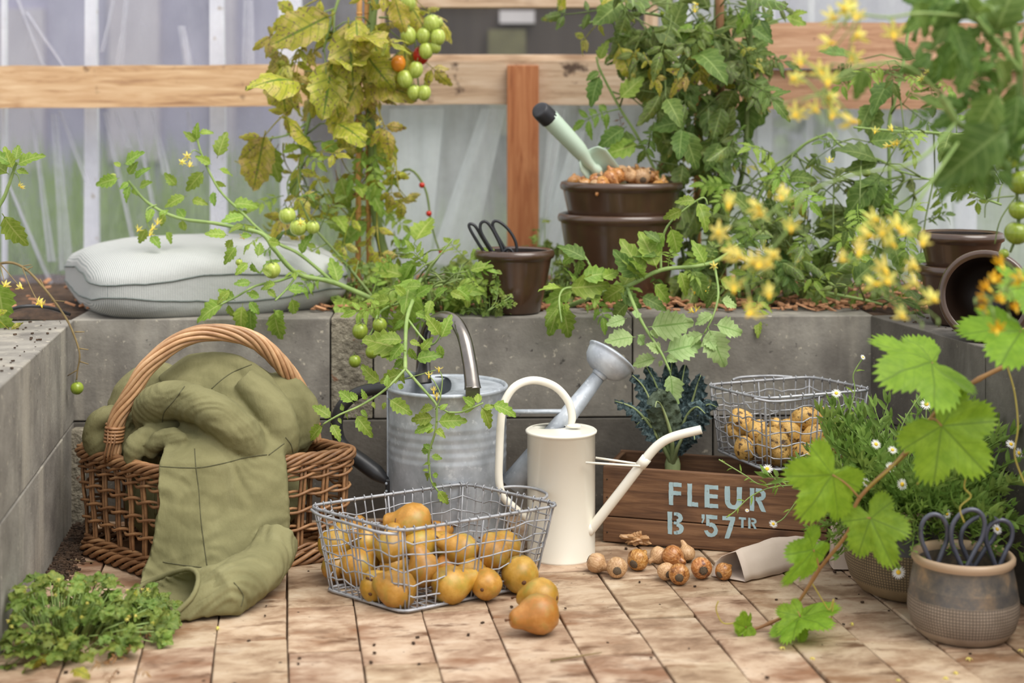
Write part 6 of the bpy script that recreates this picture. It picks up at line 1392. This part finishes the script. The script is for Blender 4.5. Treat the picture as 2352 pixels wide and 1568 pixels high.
Pv = [V((1.05, 2.15, ZT)), V((.95, 2.15, ZT+.08))]+[at(*p) for p in [(2440, 760, 2.18), (2321, 833, Yv), (2249, 870, Yv), (2181, 914, Yv), (2137, 962, Yv+.01), (2079, 1041, Yv+.01), (1974, 1143, Yv+.03), (1950, 1218, Yv+.05), (1882, 1307, Yv+.09), (1821, 1398, Yv+.12), (1756, 1436, 2.33), (1715, 1448, 2.325)]]
MB().tube(cr(Pv, 5), lambda t: .0036-.0014*t+.0009*(abs(sin(t*26)) > .97), 8).build('cane', M_vine, gv)
def gleaf(pb, node, tip, W, dirx, nrm, k, Y):
    "blade base pixel, petiole node pixel, tip pixel, blade length scale"
    b = at(*pb, Y); t = at(tip[0], tip[1], Y+dirx); n_ = at(*node, Y+.01)
    MB().tube(cr([n_, n_.lerp(b, .5)+V((0, 0, .004)), b], 4), .0014, 6).build('petiole', M_vine, gv)
    d = t-b; M = frame(b, d, nrm, d.length/.62); M = M @ Matrix.Diagonal((W, 1, 1, 1)); inst('leaf', GL_[k], M, gv)
gleaf((2140, 832), (2165, 925), (2030, 858), 1.05, -.05, (.1, -.65, .9), 0, 2.19)
gleaf((2163, 978), (2137, 962), (2268, 1085), 1.05, -.02, (-.15, -1, .35), 1, 2.17)
gleaf((1912, 1090), (1974, 1143), (1845, 1195), 1.0, -.02, (.75, -1, .5), 2, 2.20)
gleaf((2000, 1190), (1960, 1200), (2050, 1300), .8, -.03, (-.35, -1, .35), 3, 2.22)
gleaf((1868, 1262), (1882, 1307), (1806, 1345), .6, -.03, (.9, -.5, .35), 1, 2.25)
gleaf((1836, 1418), (1821, 1398), (1900, 1430), 1.25, -.05, (.1, -.55, .8), 0, 2.30)
gleaf((1838, 1416), (1821, 1398), (1792, 1452), .9, -.02, (.3, -.8, .6), 3, 2.295)
gleaf((1718, 1438), (1715, 1446), (1690, 1450), 1.0, -.01, (.5, -.7, .5), 2, 2.315)
gleaf((1712, 1440), (1715, 1446), (1708, 1405), .8, -.01, (.5, -.9, .1), 1, 2.31)
gleaf((2345, 760), (2321, 833), (2300, 830), 1.5, -.04, (-.4, -.9, .5), 2, 2.12)
gleaf((2360, 660), (2380, 790), (2300, 665), 1.2, -.02, (-.2, -.8, .6), 0, 2.14)
for l in ([(2312, 838, Yv), (2330, 900, Yv), (2338, 980, Yv), (2330, 1040, Yv), (2345, 1090, Yv), (2362, 1125, Yv)], [(2079, 1041, Yv), (2120, 1028, Yv-.01), (2140, 1050, Yv-.01), (2125, 1090, Yv-.01), (2106, 1112, Yv-.01)], [(2220, 1090, Yv), (2215, 1120, Yv), (2230, 1140, Yv), (2205, 1165, Yv), (2215, 1200, Yv)],
          [(1866, 1340, Yv+.1), (1890, 1380, Yv+.1), (1905, 1400, Yv+.1), (1915, 1375, Yv+.1), (1908, 1430, Yv+.1)], [(1690, 1430, 2.32), (1660, 1430, 2.31), (1645, 1400, 2.31), (1650, 1380, 2.31)], [(1974, 1143, Yv+.03), (2000, 1115, Yv+.02), (2040, 1080, Yv), (2079, 1041, Yv+.01)]):
    MB().tube(pxp(l, 5), .0011, 5).build('tendril', M_tend, gv)

# ------------------------------------------------------------------ daisies
dz_ = thing('daisy_plant', 'bushy fleabane with small white daisies growing from the dark stoneware pot', 'plant', bp_+V((0, 0, .135)))
def shoot_me(seed):
    rr = random.Random(seed); mb = MB(); bend = rr.uniform(-.25, .25)
    def sp_(t): return V((bend*t*t, t, -.28*t*t))
    mb.tube([sp_(k/7) for k in range(8)], lambda t: .011-.006*t, 4)
    n = 17
    for k in range(n):
        t = .12+.86*k/n; a = k*2.4+rr.uniform(-.4, .4); p = sp_(t); M = T(*p) @ Matrix.Rotation(a, 4, 'Y') @ Matrix.Rotation(rr.uniform(.5, 1.0), 4, 'Z')
        leaflet(mb, M, rr.uniform(.15, .25)*(1.1-.4*t), .025, .3, .25, 0, .12, 5, .3)
    for k in range(3): leaflet(mb, T(*sp_(.98)) @ Matrix.Rotation(k*2.1, 4, 'Y') @ Matrix.Rotation(.3, 4, 'Z'), .15, .026, .2, .1, 0, 0, 4)
    return mb.mesh('shoot', L_daisy)
SH = [shoot_me(k) for k in range(6)]
c0_ = bp_+V((0, 0, .135)); k = 0
while k < 205:
    a = R.uniform(0, 2*pi); r_ = .085*math.sqrt(R.random()); el = R.uniform(.05, 1.35)
    p = c0_+V((r_*cos(a), r_*sin(a), 0)); d = V((cos(a)*cos(el), sin(a)*cos(el), sin(el)))+rv(.25); L = R.uniform(.09, .19)*(1 if d.z > .3 else .85)
    q = p+d.normalized()*L
    if q.x > wall_x(1, q.y)-.02: continue
    if HX+F*q.x/q.y < 1930 and R.random() < .9: continue
    inst('shoot', R.choice(SH), frame(p, d, (0, 0, 1), L), dz_); k += 1
for l in range(26):      # taller left shoulder and right-hand spill
    p = c0_+V((R.uniform(-.08, 0), R.uniform(-.03, .04), 0)); q = at(R.uniform(1955, 2020), R.uniform(925, 1010), R.uniform(2.5, 2.56)); inst('shoot', R.choice(SH), frame(p, q-p, (0, -.3, 1), (q-p).length), dz_)
for l in range(26):
    p = c0_+V((R.uniform(-.09, -.05), R.uniform(-.06, .0), 0)); q = at(R.uniform(1880, 1970), R.uniform(1070, 1230), R.uniform(2.42, 2.52)); inst('shoot', R.choice(SH), frame(p, q-p, (-.4, -.3, 1), (q-p).length), dz_)
for l in range(18):
    p = c0_+V((R.uniform(.04, .09), R.uniform(-.05, .04), 0)); q = at(R.uniform(2210, 2300), R.uniform(1050, 1180), R.uniform(2.44, 2.55)); inst('shoot', R.choice(SH), frame(p, q-p, (.4, -.3, 1), (q-p).length), dz_)
def trail(l, Y, n=7, r=.0011):
    P = pxp([(x, y, Y) for x, y in l], 5); MB().tube(P, r, 5).build('stem', M_stem, dz_)
    for i in range(n):
        p, t = sample(P, (i+.3)/n); o = Matrix.Rotation(i*2.4, 3, t) @ t.orthogonal().normalized(); inst('leaf', LV['s'][0], frame(p, o+t*.7, (0, -.6, .8), R.uniform(.012, .022)) @ Matrix.Diagonal((.42, 1, 1, 1)), dz_)
    return P
trail([(1900, 1120), (1810, 1106), (1749, 1113), (1708, 1089), (1651, 1055)], 2.62, 12); trail([(1900, 1115), (1790, 1116), (1729, 1137), (1688, 1174), (1668, 1188)], 2.61, 12)
trail([(1945, 970), (1963, 900), (1960, 860), (1982, 822)], 2.55, 3); trail([(1960, 1000), (1935, 950), (1922, 905)], 2.54, 4); trail([(1800, 1120), (1775, 1095), (1763, 1078)], 2.60, 2)
trail([(1830, 1150), (1800, 1190), (1776, 1203)], 2.56, 1); trail([(2128, 990), (2127, 960), (2128, 932)], 2.5, 1); trail([(2020, 1220), (2050, 1280), (2064, 1312)], 2.36, 3); trail([(2060, 1010), (2080, 960), (2120, 900), (2150, 870)], 2.52, 6)
dm_ = MB()
for k in range(19): leaflet(dm_, Matrix.Rotation(k*2*pi/19, 4, 'Z') @ T(0, .26, 0) @ Matrix.Rotation(.12*(k % 3), 4, 'X'), .74, .1, .1, .1, 0, 0, 4)
daisy_me = dm_.mesh('petals', M_white); eye_me = MB().ball((0, 0, .06), (.34, .34, .16), 10, 5).mesh('flower_eye', M_anther)
for px, py, Y, r in [(1762, 1077, 2.595, .0105), (1982, 820, 2.545, .005), (1921, 903, 2.535, .009), (2128, 928, 2.495, .011), (1776, 1203, 2.555, .008), (2045, 1072, 2.40, .009), (2072, 1112, 2.39, .010), (1989, 1108, 2.40, .009), (2064, 1314, 2.355, .0115), (2012, 1020, 2.42, .009), (2050, 1033, 2.40, .008), (2322, 1020, 2.45, .009), (2340, 1040, 2.45, .009), (2175, 1180, 2.38, .008), (1716, 1172, 2.60, .004), (2290, 1215, 2.32, .009)]:
    d = V((R.uniform(-.5, .5), -.75, R.uniform(.1, .9))); M = T(*at(px, py, Y)) @ (frame((0, 0, 0), d).to_3x3() @ Matrix.Rotation(-pi/2, 3, 'X')).to_4x4() @ Matrix.Scale(r, 4)
    o = inst('flower', daisy_me, M, dz_); q = bpy.data.objects.new('flower_eye', eye_me); q.parent = o; COL.objects.link(q)

# ------------------------------------------------------------------ weeds
def clover(seed):
    rr = random.Random(seed); mb = MB(); mb.tube([V((0, 0, 0)), V((0, .5, .02))], .03, 4)
    for k in (-1, 0, 1):
        M = T(0, .48, .02) @ Matrix.Rotation(-k*1.35, 4, 'Z') @ Matrix.Rotation(rr.uniform(-.3, .3), 4, 'Y')
        leaflet(mb, M, .55, .3, .25, .25, 0, .26, 8, 0, .12, seed)
    return mb.mesh('leaf', L_weed)
CV = [clover(k) for k in range(5)]
def weed(label, c, rx, ry, h, n, size, nf=0, name='weed_clump'):
    o = thing(name, label, 'weed', c); st = MB()
    for i in range(n):
        a = R.uniform(0, 2*pi); q = math.sqrt(R.random()); x, y = rx*q*cos(a), ry*q*sin(a); z = h*(1-q*q*.8)*R.uniform(.2, 1.05)+.004
        p = c+V((x, y, z))
        if p.z < .35 and p.x < wall_x(-1, p.y)+.012: continue
        b = c+V((x*.55, y*.55, 0)); st.tube([b, b.lerp(p, .5)+V((0, 0, h*.1)), p], [.0012, .001, .0007], 4)
        d = V((x, y, 0)).normalized()*.8+rv(.8); inst('leaf', R.choice(CV), frame(p, d+V((0, 0, -.1)), V((0, -.5, 1))+rv(.5), size*R.uniform(.6, 1.3)), o)
    st.build('stems', M_stem, o)
    for i in range(nf):
        a = R.uniform(0, 2*pi); q = math.sqrt(R.random())*.9; M = T(*(c+V((rx*q*cos(a), ry*q*sin(a), h*(1.02-q*q*.8)))))
        inst('flower', FL[i % 3], M @ Matrix.Rotation(R.uniform(-1, 1), 4, 'X') @ Matrix.Scale(.005, 4), o)
    return o
weed('low clump of green weeds with tiny yellow flowers at the foot of the left wall', onz(140, 1468, 0), .16, .125, .085, 298, .027, 34)
weed('sparser weed beside the blanket end at the right of the clump', onz(318, 1428, 0), .06, .065, .05, 100, .019, 9)
for i, (px, py, Yq, rx, h, n, s, lb) in enumerate([(1125, 700, 3.03, .05, .05, 60, .016, 'pale green weed in front of the small brown pot'), (1060, 650, 3.2, .06, .09, 45, .026, 'weed left of the small brown pot'), (1285, 640, 3.2, .03, .10, 40, .026, 'weed between the small brown pot and the big one'),
        (790, 680, 3.2, .12, .09, 80, .026, 'weeds around the foot of the yellowing tomato plant'), (1020, 700, 3.1, .07, .06, 60, .022, 'weeds on the wall edge above the galvanised can'), (1250, 520, 3.5, .06, .16, 30, .03, 'weed by the foot of the orange post'), (1100, 600, 3.45, .10, .10, 40, .03, 'weed left of the orange post foot')]):
    c = at(px, py, Yq); c.z = ZT; weed(lb, c, rx, rx*.6, h, n, s)
for i in range(26):
    o = bpy.data.objects['weed_clump']; p = onz(R.uniform(20, 330), R.uniform(1400, 1550), R.uniform(.004, .03)); inst('dead_leaf', LV['d'][0] if i % 3 else LV['sy'][1], frame(p, rv()+V((0, 0, -.2)), (0, -.4, 1), R.uniform(.02, .04)), o)
# small upright seed-headed weed before the pot
c = at(1138, 720, 2.985); c.z = ZT
wd = thing('weed', 'spindly weed sprig standing before the small brown pot', 'weed', c)
for l in ([(1120, 715), (1140, 690), (1142, 650), (1138, 625)], [(1120, 715), (1160, 690), (1175, 680)], [(1120, 712), (1150, 700), (1180, 700)]):
    P = pxp([(x, y, 2.985) for x, y in l], 4); MB().tube(P, .0011, 5).build('stem', M_stem, wd)
    for i in range(9):
        p, t = sample(P, .35+.65*i/9); inst('leaf', CV[i % 5], frame(p, rv()+t*.5, (0, -.7, .7), R.uniform(.010, .018)), wd)

# ------------------------------------------------------------------ fallen bits on the bricks
for i, (px, py, lb) in enumerate([(1797, 1484, 'fallen yellow petal near the grapevine tip'), (1866, 1508, 'fallen yellow petal right of the one near the grapevine tip'), (1957, 1428, 'fallen yellow petal behind the small grape leaf'), (2225, 1509, 'fallen yellow petal at the foot of the squat pot'), (2195, 1541, 'fallen yellow petal in front of the squat pot'), (2172, 1553, 'second fallen yellow petal in front of the squat pot'), (2345, 1490, 'fallen yellow flower at the right edge beside the squat pot'), (2063, 1559, 'fallen yellow petal at the nearest edge of the bricks'), (500, 1437, 'pale fallen petal before the blanket'), (430, 1330, 'small yellow petal by the weeds')]):
    p = onz(px, py, .004); o = inst('fallen_petal', FL[i % 3], T(*p) @ Matrix.Rotation(R.uniform(0, 6), 4, 'Z') @ Matrix.Scale(.0065, 4)); tag(o, lb, 'petal', 'fallen petals on the bricks')
tw_ = MB().tube([onz(1265, 1517, .003), onz(1320, 1508, .004), onz(1382, 1498, .003)], [.0016, .0013, .0008], 6).build('dry_straw', M_twig); tag(tw_, 'thin dry straw lying on the nearest bricks', 'straw')
tw_ = MB().tube([onz(150, 1284, .003), onz(185, 1288, .004), onz(215, 1291, .003)], [.0016, .0013, .0008], 6).build('dry_straw', M_twig); tag(tw_, 'short dry straw at the left corner of the wicker basket', 'straw')
dl = inst('fallen_leaf', LV['so'][1], frame(at(2235, 735, 2.9), (1, .3, 0), (0, 0, 1), .05)); tag(dl, 'curled fallen leaf lying on the right wall by the pots', 'leaf')
for o in bpy.data.objects:
    if '_m' in o: del o['_m']
